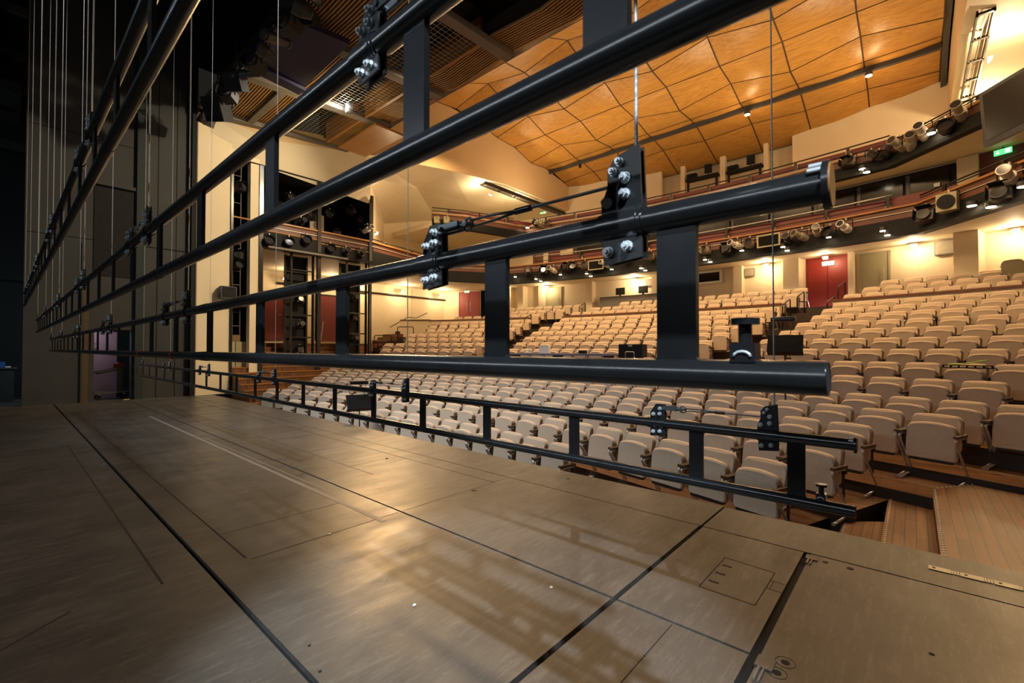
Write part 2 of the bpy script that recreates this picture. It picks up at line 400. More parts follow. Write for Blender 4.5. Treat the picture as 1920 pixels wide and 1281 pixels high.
b = MB(); b.span((XL, 4.56, -1.2), (-1.36, 4.598, -0.03), M_RISER); b.span((-1.36, 4.52, -1.2), (5, 4.558, -0.03), M_RISER); struct(b, 'wall_stage_front')
b = MB(); b.bar((-12.7, 2.20, .0012), (-3.46, 2.22, .0012), .045, .0016, M_TAPE); b.bar((-9.0, 2.285, .0012), (-4.6, 2.30, .0012), .016, .0012, M_TAPE)
b.build('floor_tape', label='long grey strip of floor tape worn along the stage boards', cat='tape')
b = MB()
for k in range(4):
    x0 = .06 + k * .155
    b.span((x0, 4.205, 0), (x0 + .11, 4.275, .006), M_SILVER); b.span((x0 + .02, 4.235, .006), (x0 + .035, 4.25, .008), M_GAP)
    for q in (0, 1, 2): b.span((x0 + .112 + q * .014, 4.21, 0), (x0 + .122 + q * .014, 4.27, .006), M_SILVER)
b.build('metal_floor_strip', label='silver slotted metal strip set along the stage edge', cat='floor strip', loc=(.36, 4.24, 0))
for (x, y, h, lab) in ((-.56, 3.87, .10, 'small metal hinge at the far corner of the stage trap'), (-.545, 2.43, .12, 'larger steel hinge plate at the near corner of the stage trap')):
    t = thing('trap_hinge', (x, y, 0), lab, 'hinge')
    b = MB(); b.box((0, 0, .004), (.075, h * .8, .008), M_STAGE); b.build('leaf', t)
    b = MB(); b.cyl((-.015, -h * .45, .006), (-.015, -h * 1.3, .006), .007, M_GREYB, 8); b.cyl((.005, -h * .45, .006), (.005, -h * 1.3, .006), .005, M_GREYB, 8); b.build('pin', t)
def debris(name, x, y, pts, r, mt, label, cat):
    b = MB(); b.tube([(p[0], p[1], r) for p in pts], r, mt, 5); b.build(name, label=label, cat=cat, loc=None).location = (x, y, .001)
debris('bent_nail', -3.52, 3.32, [(0, 0), (.035, .01), (.05, .03)], .0035, M_DGREY, 'bent dark nail lying on the worn stage boards', 'nail')
debris('wire_hook', -5.42, 3.50, [(0, 0), (.03, .02), (.05, .01), (.05, -.02)], .0035, M_DGREY, 'small hooked wire off-cut on the stage boards', 'wire')
for x, y, s, lab in ((-3.55, 1.78, .018, 'small grey paper scrap beside the cross joint of the stage'), (-1.72, 2.31, .016, 'crumpled paper scrap near the truss shadow'), (-2.2, 1.62, .016, 'square white paper scrap on the dark boards')):
    b = MB(); b.box((0, 0, .003), (s, s * 1.2, .004), M_WHITE, .5); b.box((s * .3, s * .2, .005), (s * .5, s * .6, .003), M_WHITE, 1.1); b.build('paper_scrap', label=lab, cat='litter').location = (x, y, 0)

# ------------------------------------------------------------------ left stage wall with door
M_STRIP = mat('warm_light_strip', (.075, .045, .015), .6)  # warm light in the wall gap, painted as a brown strip
point('doorway_fill', (-17.95, 1.15, 2.3), 40, COOL, .2)  # added fill for the pink panel, hidden behind the wall
b = MB(); X = -17.42
b.span((X - .25, 0.36, 0), (X, 1.74, 14), M_BLACKW); b.span((X - .25, 2.56, 0), (X, 4.02, 14), M_BLACKW); b.span((X - .25, 1.74, 2.06), (X, 2.56, 14), M_BLACKW)
b.span((X, 2.63, 0), (X + .10, 2.82, 14), M_BLACKW2); b.span((X, 2.90, 4.6), (X + .02, 4.0, 4.62), M_GAP)
b.span((X, 0.4, 4.6), (X + .012, 2.6, 4.615), M_GAP); b.span((X, 0.4, 7.5), (X + .012, 2.6, 7.515), M_GAP)
for y in (3.15, 3.62, 3.86): b.span((X, y, 0), (X + .012, y + .012, 14), M_GAP)
b.span((X, 1.50, 0), (X + .03, 1.62, 3.2), M_STRIP); b.span((X, 1.46, 0), (X + .05, 1.50, 4.5), M_BLACKW)
b.span((X, 1.70, 3.6), (X + .02, 2.58, 6.2), M_BLACK); b.span((X, 1.68, 6.2), (X + .12, 2.6, 6.3), M_BLACKW)
b.span((X, 3.98, 0), (X + .2, 4.12, 14), M_BLACK); b.span((X + .2, 4.10, 0), (X + .22, 4.13, 10), M_GREYB)
struct(b, 'wall_left_stage')
b = MB(); b.span((-22.5, -9, 0), (-22.3, 4.0, 16), M_BLACKW2); b.span((-22.3, -9, 9.0), (-19.6, 0.3, 9.3), M_DGREY); b.span((-22.3, -9, 3.7), (-22.2, .5, 3.74), M_GAP)
for z in (7.6, 10.4, 11.8): b.span((-20.6, -9, z), (-20.4, 0.4, z + .22), M_GREYB if z > 11 else M_DGREY)
struct(b, 'wall_left_backstage')
b = MB(); b.span((-22.3, -9, -.12), (XL, 4.0, -0.005), M_STAGE); struct(b, 'floor_backstage')
b = MB(); b.span((-26, -9.4, -.1), (6, -9.2, 16), M_BLACKW2); struct(b, 'wall_rear_stage')
b = MB(); b.span((-22, -9, 14.6), (8, 4.0, 14.8), M_BLACK); struct(b, 'ceiling_stage')
# prop table far left, seen past the wall edge
t = thing('props_table', (-19.6, -.25, 0), 'dark work table far left beyond the black stage wall', 'table')
b = MB(); b.span((-.35, -1.0, .93), (.35, .55, .97), M_DGREY); b.build('table_top', t)
b = MB(); b.span((-.3, -.9, 0), (.3, .5, .93), M_BLACKW2); b.build('table_base', t)
b = MB(); b.box((-19.5, -.05, 1.05), (.3, .25, .16), mat('blue_plastic', (.02, .10, .32), .4)); b.build('blue_crate', label='small blue crate on the dark work table at far left', cat='crate')
b = MB(); b.box((-19.45, .12, .985), (.2, .12, .03), M_WHITE); b.build('paper_stack', label='pale paper stack on the dark work table at far left', cat='paper')
# pink panel and trolley inside the door opening
t = thing('pink_panel', (-18.5, 2.15, 0), 'pink reflective flight panel inside the stage doorway', 'panel')
b = MB(); b.span((-.03, -.75, 0), (.03, .22, 2.02), M_PINK); b.build('board', t)
b = MB(); b.tube([(.034, -.34 + .13 * math.cos(k * PI / 12), 1.58 + .09 * math.sin(k * PI / 12)) for k in range(24)], .008, M_TEXT, 5, True)
for k in (-1, 1): b.bar((.034, -.34 - .05, 1.58 + .04 * k), (.034, -.34 + .05, 1.58 - .04 * k), .01, .008, M_TEXT)
b.build('round_mark', t)
t = thing('stage_trolley', (-18.0, 2.35, 0), 'black stage trolley with spread legs and castors inside the stage doorway', 'trolley')
b = MB(); b.span((-.2, -.55, .18), (.2, .2, .23), M_DGREY); b.build('deck', t)
b = MB(); b.span((-.06, -.02, .23), (.06, .10, .92), M_BLACKM); b.build('post', t)
b = MB(); b.bar((0, .1, .95), (.1, -.7, .78), .10, .05, M_BLACKM); b.bar((0, .05, .88), (-.05, -.5, .76), .05, .03, M_BLACKM); b.build('arm', t)
b = MB(); b.span((-.09, -.12, .93), (.09, .12, 1.05), M_DKRED); b.cyl((0, 0, 1.05), (0, 0, 1.09), .05, M_REDC, 10); b.build('head', t)
for y in (-.45, .12):
    for x in (-.15, .15):
        b = MB(); b.cyl((x - .02, y, .07), (x + .02, y, .07), .07, M_BLACK, 14); b.span((x - .02, y - .02, .07), (x + .02, y + .02, .18), M_SILVER); b.build('castor', t)
b = MB(); b.tube([(0, 0, .012), (.02, .05, .012), (-.02, .09, .012), (.03, .13, .012)], .012, M_YELLOW, 6); b.build('cable_marker', label='yellow cable end on the floor by the stage doorway', cat='cable').location = (-17.35, 2.38, .0)
# ================================================================== AUDITORIUM SHELL
ZT = {1: -1.256, 2: -1.118, 3: -1.001, 4: -.884, 5: -.768, 6: -.657, 7: -.438, 8: -.220, 9: .006, 10: .232, 11: .460, 12: .684, 13: .912, 14: 1.136, 15: 1.360}
FL = {k: v * 1.08 + EYE - 0.83 for k, v in ZT.items()}      # row floor levels
FL.update({16: 1.84 + EYE - .83, 17: 2.11 + EYE - .83, 18: 2.38 + EYE - .83})
RR = {k: R1 + (k - 1) * PT for k in range(1, 16)}; RR.update({16: 33.42, 17: 34.26, 18: 35.0})
b = MB()
b.prism([(-17.3, 4.6), (-0.6, 4.6), (-0.6, 5.6)] + [tuple(pol(RR[1] - .1, .36 - .8 * i / 30).xy) for i in range(31)], FL[1] - .5, FL[1], M_RISER, M_TREAD)
for k in range(2, 16):
    t1 = {2: .335, 3: .335, 4: .345}.get(k, .43)
    b.ring(RR[k - 1] - .1, RR[k] - .1 if k < 15 else 32.5, -.47, t1, FL[k - 1] - .6, FL[k], 46, M_RISER, M_TREAD)
for k, r0, r1 in ((16, 32.5, 33.35), (17, 33.35, 34.2), (18, 34.2, 36.4)):
    b.ring(r0, r1, -.47, .43, FL[k] - .7, FL[k], 46, M_RISER, M_TREAD)
struct(b, 'floor_stalls')
b = MB()   # platforms at the right of the front rows, with studded nosings
zs = [FL[3] + .004, FL[4] + .004, FL[5] + .05]
polys = [[(-.60, 4.6), (-.245, 4.6), (-.245, 6.5), (-.60, 6.2)], [(-.245, 4.6), (.14, 4.6), (.14, 7.4), (-.245, 7.1)], [(.14, 4.6), (4.5, 4.6)] + [tuple(pol(23.1, t).xy) for t in (.56, .5, .45, .42, .39, .366)] + [(.14, 7.15)]]
for z, p in zip(zs, polys): b.prism(p, -1.2, z, M_RISER, M_TREADY)
struct(b, 'floor_side_platform')
b = MB()
def studs(p, q, z, n):
    for i in range(n):
        t = i / (n - 1); x, y = p[0] + (q[0] - p[0]) * t, p[1] + (q[1] - p[1]) * t
        b.cyl((x, y, z), (x, y, z + .004), .009, M_WHITE, 6)
studs((-.575, 4.9), (-.575, 6.1), zs[0], 20); studs((-.22, 4.9), (-.22, 7.0), zs[1], 34); studs((.165, 4.9), (.165, 7.1), zs[2], 36); studs((.19, 7.2), (.50, 7.66), zs[2], 9)
b.build('nosing_studs', label='rows of white studs along the step edges beside the front seats', cat='step studs', kind='stuff')
b = MB()   # timber steps climbing to the left side doors
for i in range(13):
    x1 = -14.95 - .34 * i - (.0 if i else 0); z = FL[2] + .175 * (i + 1)
    yl = 6.0 + max(0, (-15.3 - x1)) * 1.75 if x1 > -17.2 else 9.6 + (-17.2 - x1) * 1.2
    b.span((-22.5, 5.16, z - .175), (x1 if i else x1, min(yl, 12.5), z), M_TREAD)
    b.span((x1, 5.16, z - .03), (x1 + .02, min(yl, 12.5), z), M_ORANGEW)
struct(b, 'floor_left_steps')

# left proscenium wall, lighting slot and side boxes
XP = -17.25
b = MB()
b.span((XP - .3, 4.12, 0), (XP, 5.12, 9.35), M_CREAM); b.span((XP - .3, 5.70, -.6), (XP, 5.98, 8.2), M_CREAM)
b.span((XP - .9, 5.12, 2.0), (XP - .85, 5.70, 8.2), M_BLACK); b.span((XP - .9, 5.06, 0), (XP - .3, 5.12, 8.2), M_BLACK); b.span((XP - .9, 5.70, 0), (XP - .3, 5.76, 8.2), M_BLACK)
b.span((XP - .4, 5.12, -.1), (XP - .35, 5.70, 1.75), M_GREEND); b.span((XP - .34, 5.38, -.1), (XP - .33, 5.39, 1.75), M_GAP)
b.span((XP - .3, 4.12, 9.0), (XP + .02, 10.5, 9.35), M_CREAM)
b.span((-22.4, 3.9, -.6), (XP - .3, 4.1, 10), M_BLACKW)
struct(b, 'wall_left_proscenium')
b = MB()
b.span((XP - .05, 5.09, -.1), (XP + .05, 5.16, 8.1), M_BLACKM); b.span((XP - .05, 5.98, -.5), (XP + .05, 6.11, 8.0), M_BLACKM)
b.span((XP - .05, 8.06, -.2), (XP + .06, 8.20, 8.0), M_BLACKM); b.span((XP - .05, 10.28, .3), (XP + .06, 10.40, 7.7), M_BLACKM)
b.span((-19.6, 6.0, 5.2), (-19.5, 10.6, 8.4), M_BLACK); b.span((-19.5, 10.4, 5.2), (XP, 10.5, 8.0), M_BLACK); b.span((-19.5, 5.98, 5.3), (XP - .3, 6.03, 8.2), M_BLACK)
b.span((-18.9, 8.5, 5.3), (-18.85, 9.1, 7.2), M_CREAM)
b.prism([(XP, 5.2), (XP, 10.5), (-19.6, 10.5), (-19.6, 5.2)], 8.0, 8.05, M_BLACK)
struct(b, 'wall_left_side_boxes')
# upper tan wall, folded soffit, outer wall on both sides
def side(sx, name):
    fx = lambda x: x if sx < 0 else 2 * XC - x
    b = MB()
    low = [(4.12, 9.35, -17.25), (6.26, 8.9, -16.95), (9.8, 9.5, -16.75), (14.27, 10.1, -16.62), (18.07, 10.5, -16.62), (21.1, 10.5, -16.62), (26.5, 10.4, -16.62)]
    up = [(4.12, 9.4), (6.26, 9.45), (9.8, 9.9), (13.4, 13.2), (18.07, 13.1), (21.1, 12.6), (26.5, 11.6)]
    out = [(4.12, 8.0, -17.3), (6.26, 8.0, -17.3), (10.4, 7.7, -17.35), (14.3, 8.6, -22.4), (18.07, 9.6, -22.4), (21.1, 9.9, -22.4), (26.5, 9.9, -22.4)]
    mid = [None, None, (10.2, 8.7, -17.0), (14.3, 9.9, -19.3), (18.0, 10.0, -19.3), (21.1, 10.3, -19.3), (26.5, 10.2, -19.3)]
    for i in range(len(low) - 1):
        a, c = low[i], low[i + 1]; ua, uc = up[i], up[i + 1]; oa, oc = out[i], out[i + 1]
        b.quad((fx(a[2]), a[0], a[1]), (fx(c[2]), c[0], c[1]), (fx(c[2] if i else c[2]), uc[0], uc[1]), (fx(a[2]), ua[0], ua[1]), M_TAN)
        m0 = mid[i] or tuple((p + q) / 2 for p, q in zip((a[0], a[1], a[2]), oa)); m1 = mid[i + 1] or tuple((p + q) / 2 for p, q in zip((c[0], c[1], c[2]), oc))
        b.quad((fx(a[2]), a[0], a[1]), (fx(c[2]), c[0], c[1]), (fx(m1[2]), m1[0], m1[1]), (fx(m0[2]), m0[0], m0[1]), M_SOFFIT)
        b.quad((fx(m0[2]), m0[0], m0[1]), (fx(m1[2]), m1[0], m1[1]), (fx(oc[2]), oc[0], oc[1]), (fx(oa[2]), oa[0], oa[1]), M_SOFFIT)
    b.quad((fx(-17.35), 10.4, 7.7), (fx(-22.4), 14.3, 8.6), (fx(-22.4), 14.3, 5.1), (fx(-17.35), 10.4, 5.1), M_CREAM)
    struct(b, name)
side(-1, 'wall_left_upper'); side(1, 'wall_right_upper')
b = MB(); b.span((-22.6, 4.0, -1), (-22.4, 27.5, 10.5), M_CREAM)
b.span((-22.4, 16.2, 2.0), (-22.38, 16.22, 5), M_TAN); struct(b, 'wall_left')
b = MB(); b.span((6.9, 4.0, -1), (7.1, 27.5, 13), M_CREAM); b.span((1.1, 4.3, -1), (7, 4.5, 13), M_CREAM); struct(b, 'wall_right')
b = MB(); b.ring(39.95, 40.2, -.47, .45, 10.0, 14.2, 30, M_CREAM); b.span((-24, 27.0, -1), (8, 27.2, 14), M_CREAM); b.span((-24, 4, 14.2), (8, 27.2, 14.4), M_BLACK); struct(b, 'wall_rear_outer')

# ------------------------------------------------------------------ timber ceiling (folded panels, seams along x and across)
WC = 2.186
cols = [(-7.6 + i) * WC for i in range(9)]                  # -16.6 ... 0.87
rows_c = [(6.10, 5.30, 0), (6.68, 5.46, 1), (7.33, 5.34, 0), (8.01, 5.28, 1), (8.65, 5.17, 0), (9.33, 5.06, 1), (9.95, 5.02, 0), (10.27, 5.02, 0), (10.85, 4.90, 2), (11.80, 4.62, 0)]
def node(i, j):
    y, z, kd = rows_c[j]
    dz = 0.0
    if kd == 1: dz = .09 * (1 if i % 2 else -1)
    if kd == 2: dz = .03 * (1 if i % 2 else -1)
    return Vector((cols[i], y * WC, z * WC + dz * WC + EYE))
b = MB(); g = .012
def smooth01(t): return t
for i in range(8):
    for j in range(len(rows_c) - 1):
        A, B, Cc, D = node(i, j), node(i + 1, j), node(i + 1, j + 1), node(i, j + 1)
        yg = g
        def fn(u, v, A=A, B=B, Cc=Cc, D=D, yg=yg, j=j):
            uu = g / 2 + u * (1 - g); vv = (g * .8) + v * (1 - g * 1.6)
            p = (A * (1 - uu) + B * uu) * (1 - vv) + (D * (1 - uu) + Cc * uu) * vv
            p = p + Vector((0, 0, -.07 * math.sin(PI * u) * math.sin(PI * v)))
            return p
        b.grid(fn, 6, 6, M_CEIL, True, .03)
for i in range(9):
    for j in range(len(rows_c)):
        dn = Vector((0, 0, .004))
        if i < 8: b.bar(node(i, j) + dn, node(i + 1, j) + dn, .04, .03, M_SEAM)
        if j < len(rows_c) - 1: b.bar(node(i, j) + dn, node(i, j + 1) + dn, .05, .03, M_SEAM)
struct(b, 'ceiling_timber')
b = MB()
def fnb(u, v):
    i = min(7, int(u * 8)); fu = u * 8 - i; n = len(rows_c) - 1; j = min(n - 1, int(v * n)); fv = v * n - j
    p = (node(i, j) * (1 - fu) + node(i + 1, j) * fu) * (1 - fv) + (node(i, j + 1) * (1 - fu) + node(i + 1, j + 1) * fu) * fv
    return p + Vector((0, 0, .05))
b.grid(fnb, 8, len(rows_c) - 1, M_SEAM, False, .05)
pass
b.span((cols[-1] - .05, 13.3, 10.9), (cols[-1] + .14, 25.9, 13.4), M_SEAM) if False else None
struct(b, 'ceiling_backing')
t = thing('ceiling_track', (XC, 22.2, 12.4), 'long dark lighting track crossing the timber ceiling', 'lighting track')
b = MB(); b.span((cols[0] - XC, -.09, -.16), (cols[-1] - XC, .07, .02), M_DGREY); b.build('rail', t)
for x in (-14.4, -11.0):
    b = MB(); b.span((x - XC - .06, -.06, -.36), (x - XC + .06, .06, -.1), M_RAIL); b.build('bracket', t)
t = thing('ceiling_edge_beam', (cols[-1] + .1, 20, 12), 'dark steel beam along the right edge of the timber ceiling', 'beam')
b = MB()
for (y0, z0), (y1, z1) in (((13.4, 13.05), (18.5, 12.85)), ((18.5, 12.85), (22.3, 12.45)), ((22.3, 12.45), (25.7, 11.5))): b.bar((0, y0 - 20, z0 - 12), (0, y1 - 20, z1 - 12), .16, .3, M_DGREY)
b.build('beam', t)

# slatted ceiling over the front of the house
PR = [(4.2, 9.25), (9.0, 9.5), (13.3, 13.2)]
def slat_z(y): return PR[0][1] + (PR[1][1] - PR[0][1]) * (y - PR[0][0]) / 4.8 if y < 9.0 else PR[1][1] + (PR[2][1] - PR[1][1]) * (y - 9.0) / 4.3
xb = [-16.9, -13.9, -11.0, -8.1, -5.2, -2.3, .9]
b = MB()
for i in range(6):
    x0, x1 = xb[i] + .14, xb[i + 1] - .14
    y = 4.3
    while y < 13.2:
        skip = (6.72 < y < 8.1)
        FD = .03 if y < 8 else .12
        if not skip:
            q = (y - 4.3) / 4.6; q -= math.floor(q); q = abs(2 * q - 1); xm = x0 + (x1 - x0) * (.2 + .6 * (q if i % 2 else 1 - q))
            b.bar((x0, y, slat_z(y)), (xm, y, slat_z(y) - FD), .042, .06, M_SLAT); b.bar((xm, y, slat_z(y) - FD), (x1, y, slat_z(y)), .042, .06, M_SLAT)
        y += .082
struct(b, 'ceiling_slats')
b = MB()
for y0, y1 in ((4.1, 6.7), (8.12, 9.0), (9.0, 13.35)):
    n = 2
    b.quad((-17.2, y0, slat_z(y0) + .14), (1.3, y0, slat_z(y0) + .14), (1.3, y1, slat_z(y1) + .14), (-17.2, y1, slat_z(y1) + .14), M_SLATB) if y0 > 9 else (
        b.quad((-17.2, y0, slat_z(y0) + .14), (1.3, y0, slat_z(y0) + .14), (1.3, y1, slat_z(y1) + .14), (-17.2, y1, slat_z(y1) + .14), M_SLATB))
b.span((-17.2, 6.6, 9.55), (1.3, 6.72, 11.2), M_SLATB); b.span((-17.2, 8.1, 9.6), (1.3, 8.2, 11.2), M_SLATB); b.span((-17.2, 6.6, 11.2), (1.3, 8.2, 11.3), M_SLATB)
struct(b, 'ceiling_slat_backing')
for i, x in enumerate(xb):
    b = MB()
    for y0, y1 in ((4.2, 9.0), (9.0, 13.3)): b.bar((x, y0, slat_z(y0) - .1), (x, y1, slat_z(y1) - .1), .30, .16, M_GREYB)
    b.build('trim_%d' % (i + 1), kind='structure')
b = MB(); b.span((-17.0, 6.9, 9.2), (1.0, 7.12, 9.36), M_GREYB) if False else b.span((-16.9, 5.4, 9.15), (-14.0, 5.6, 9.25), M_GREYB)
struct(b, 'trim_8')
# blue-black panel hung below the slats
t = thing('acoustic_panel', (-13.2, 6.2, 9.0), 'large blue-black flat panel hung under the slatted ceiling', 'ceiling panel')
P = [at_z(536, 33, 8.85), at_z(656, 83, 8.85), at_z(567, 168, 8.85), at_z(460, 114, 8.85)]
b = MB(); o_ = Vector((-13.2, 6.2, 9.0)); P = [p - o_ for p in P]
b.add(P + [p + Vector((0, 0, .12)) for p in P], [(0, 1, 2, 3), (7, 6, 5, 4), (0, 4, 5, 1), (1, 5, 6, 2), (2, 6, 7, 3), (3, 7, 4, 0)], M_PURPLE); b.build('panel', t)
b = MB(); b.bar(P[3] + Vector((0, 0, -.05)), P[2] + Vector((0, 0, -.05)), .35, .1, M_PURPLE); b.build('lip', t)
# lighting bridge: timber sides, wire mesh cage, floodlight
t = thing('lighting_bridge', (-11, 7.4, 9.42), 'wire mesh lighting bridge with timber sides between the slatted ceiling panels', 'lighting bridge')
b = MB(); b.span((-5.5, .62, -.12), (2.8, .70, .6), M_ORANGEW); b.build('front_board', t)
b = MB(); b.span((-5.2, .95, -.30), (-2.6, 2.1, -.22), M_ORANGEW); b.build('side_board', t)
b = MB()
for i in range(58): x = -5.4 + i * .14; b.cyl((x, -.65, -.1), (x, .6, -.1), .004, M_MESH, 4, cap=False)
for i in range(10): y = -.64 + i * .14; b.cyl((-5.4, y, -.1), (2.7, y, -.1), .004, M_MESH, 4, cap=False)
for i in range(58): x = -5.4 + i * .14; b.cyl((x, -.66, -.1), (x, -.66, .9), .006, M_MESH, 4, cap=False)
for i in range(7): z = -.1 + i * .15; b.cyl((-5.4, -.66, z), (2.7, -.66, z), .006, M_MESH, 4, cap=False)
b.build('wire_mesh', t)
b = MB(); b.span((-5.4, -.6, .85), (2.7, .6, .95), M_SLATB); b.build('walkway', t)
# ================================================================== BALCONIES
def circ(R, t0, t1, n): return [tuple(pol(R, t0 + (t1 - t0) * i / n).xy) for i in range(n + 1)]
B1P = [(XP, 6.1), (XP, 10.4), (-18.61, 15.81)] + circ(33.9, -.268, .236, 26) + [(2.05, 16.49), (3.6, 14.4), (3.6, 8.0)]
B2P = [(-18.79, 14.87), (-17.93, 16.34)] + circ(35.35, -.262, .205, 24) + [(1.57, 18.47), (3.6, 15.7), (3.6, 9.0)]
Z1, Z2 = 3.62 + EYE, 6.40 + EYE
b = MB(); b.prism(B1P + [(6.9, 8.0), (6.9, 27), (-22.4, 27), (-22.4, 6.1)], Z1 + .02, Z1 + .30, M_SOFFIT); struct(b, 'ceiling_under_circle')
b = MB(); b.prism(B2P + [(6.9, 9.0), (6.9, 27), (-22.4, 27), (-22.4, 14.87)], Z2 + .02, Z2 + .30, M_SOFFIT); struct(b, 'ceiling_under_gallery')
def fascia(path, z, name, hi):
    b = MB()
    b.ribbon(path, z - .02, z + .10, -.10, .3, M_BLACK); b.ribbon(path, z + .10, z + hi * .58, -.02, .12, M_BLACK)
    b.ribbon(path, z + hi * .58, z + hi - .06, .0, .12, M_FASCIA); b.ribbon(path, z + hi - .06, z + hi, -.06, .26, M_ORANGEW)
    b.ribbon(path, z + .74, z + .765, -.03, .03, M_SILVER)
    struct(b, name)
fascia(B1P, Z1, 'wall_circle_front', .98); fascia(B2P, Z2, 'wall_gallery_front', .72)
def along(path, step):
    out = []; acc = 0.0; nxt = step / 2
    for p, q in zip(path[:-1], path[1:]):
        L = math.hypot(q[0] - p[0], q[1] - p[1])
        while nxt < acc + L:
            t = (nxt - acc) / L; d = ((q[0] - p[0]) / L, (q[1] - p[1]) / L)
            out.append((p[0] + (q[0] - p[0]) * t, p[1] + (q[1] - p[1]) * t, math.atan2(d[1], d[0]))); nxt += step
        acc += L
    return out
def offs(path, off):
    P = [Vector(p) for p in path]; o = []
    for i in range(len(P)):
        d = (P[min(i + 1, len(P) - 1)] - P[max(i - 1, 0)]).normalized(); o.append((P[i].x - d.y * off, P[i].y + d.x * off))
    return o
def guard(path, z, h, name, label, panel=True, off=.06, wood_top=True):
    t = thing(name, (path[len(path) // 2][0], path[len(path) // 2][1], z), label, 'guard rail'); L = Vector(t.location)
    pp = offs(path, off)
    b = MB(); b.tube([Vector((p[0], p[1], z + h)) - L for p in pp], .026, M_SILVER if wood_top else M_RAIL, 6); b.build('top_rail', t)
    b = MB(); b.tube([Vector((p[0], p[1], z + .14)) - L for p in pp], .018, M_RAIL, 6); b.build('lower_rail', t)
    for x, y, a in along(pp, 1.75):
        b = MB(); b.box(Vector((x, y, z + h / 2)) - L, (.10, .05, h), M_RAIL, a); b.build('post', t)
    if panel:
        b = MB()
        for x, y, a in along(offs(path, off + .1), 1.75):
            n = Vector((-math.sin(a), math.cos(a), 0)) * .06; d = Vector((math.cos(a), math.sin(a), 0))
            c = Vector((x, y, z + h * .52)) + d * .87 + n - L
            b.box(c, (1.6, .03, h * .70), M_DKRED, a)
        b.build('red_panel', t)
guard(circ(33.9, -.225, .216, 24), Z1 + .98, .42, 'circle_guard_rail', 'long guard rail with red panels along the lower balcony front')
guard([(.16, 19.04), (2.05, 16.49), (3.6, 14.4)], Z1 + .98, .22, 'circle_side_rail', 'dark slanting rail on the right arm of the lower balcony', False, .06, False)
guard([(-17.3, 10.5), (-18.61, 15.81)], Z1 + .80, .3, 'circle_side_rail', 'dark rail on the left arm of the lower balcony near the lighting towers', False, .06, False)
guard(circ(35.35, -.25, .205, 24), Z2 + .72, .42, 'gallery_guard_rail', 'long guard rail with red panels along the upper balcony front', True, .06, False)
guard([(-.35, 20.55), (1.57, 18.47), (3.6, 15.7)], Z2 + .72, .22, 'gallery_side_rail', 'dark slanting rail on the right arm of the upper balcony', False, .06, False)
guard([(-18.79, 14.87), (-17.93, 16.34), (-16.9, 19.2)], Z2 + .72, .30, 'gallery_side_rail', 'dark rail on the left arm of the upper balcony', True, .06, False)
# ------------------------------------------------------------------ rear walls
b = MB(); b.ring(35.75, 36.1, -.47, -.355, 1.2, Z1 + .1, 10, M_CREAM); b.ring(35.75, 36.1, -.333, .126, 1.2, Z1 + .1, 26, M_CREAM); b.ring(35.75, 36.1, .168, .43, 1.2, Z1 + .1, 16, M_CREAM)
b.ring(36.0, 36.2, .126, .168, FL[18] - .3, Z1 + .1, 3, M_DKRED); b.ring(36.3, 36.5, -.355, -.333, 1.2, Z1 + .1, 3, M_BLACK)
struct(b, 'wall_rear_stalls')
b = MB()
for t0, t1, dr in ((.253, .269, .9), (.108, .124, .5), (.168, .173, .25), (-.272, -.262, .7), (-.24, -.228, .25), (-.155, -.145, .5), (-.055, -.045, .4), (.052, .062, .4), (-.30, -.288, .4)):
    b.ring(35.75 - dr, 35.76, t0, t1, 1.2, Z1 + .05, 2, M_CREAM)
struct(b, 'wall_rear_piers')
def wall_box(th, R, z0, z1, wdt, dep, mt, b): b.box(pol(R, th, (z0 + z1) / 2), (wdt, dep, z1 - z0), mt, -th)
def door(name, th, R, wdt, z0, z1, mt, label, leaves=2, handle=True, cat='door'):
    t = thing(name, pol(R, th, z0), label, cat, None, -th)
    for k in range(leaves):
        w_ = wdt / leaves; xc_ = -wdt / 2 + w_ * (k + .5)
        b = MB(); b.span((xc_ - w_ / 2 + .008, -.03, 0), (xc_ + w_ / 2 - .008, .03, z1 - z0), mt); o = b.build('leaf', t)
        if handle:
            b = MB(); hx = xc_ + (w_ / 2 - .12) * (1 if k == 0 else -1) * (1 if leaves > 1 else 1)
            b.tube(bent([(hx, -.03, 1.35), (hx, -.10, 1.35), (hx, -.10, .75), (hx, -.03, .75)], .04), .014, M_SILVER, 6); b.build('handle', o)
    b = MB(); b.span((-wdt / 2 - .06, -.05, 0), (-wdt / 2, .04, z1 - z0 + .06), mt); b.span((wdt / 2, -.05, 0), (wdt / 2 + .06, .04, z1 - z0 + .06), mt); b.span((-wdt / 2 - .06, -.05, z1 - z0), (wdt / 2 + .06, .04, z1 - z0 + .06), mt); b.build('door_frame', t)
    return t
door('auditorium_door', .147, 35.9, 1.36, FL[18], FL[18] + 2.03, M_RED, 'red double door at the top of the right aisle stairs', 2, False)
door('auditorium_door', -.371, 35.66, 1.30, FL[18], FL[18] + 1.95, M_RED, 'red double door in the far left rear corner behind the left seating block')
door('auditorium_door', .1895, 35.70, .80, FL[18], FL[18] + 1.92, M_GREEND, 'plain olive single door right of the red double door', 1)
door('auditorium_door', -.215, 35.70, .85, FL[18], FL[18] + 1.92, M_GREEND, 'plain olive single door left of the control desk at the rear', 1)
for px, py0, py1, R in ((500, 556, 641, 0), (528, 565, 641, 0), (613, 556, 637, 0)): pass
t = thing('side_door', (-22.36, 8.3, 1.9), 'dark red door seen left of the first lighting tower', 'door')
b = MB(); b.span((0, -.55, 0), (.06, .55, 2.2), M_SDOOR); o = b.build('leaf', t)
b = MB(); b.tube([(.06, .40, 1.2), (.12, .40, 1.2), (.12, .28, 1.2)], .016, M_SILVER, 6); b.build('handle', o)
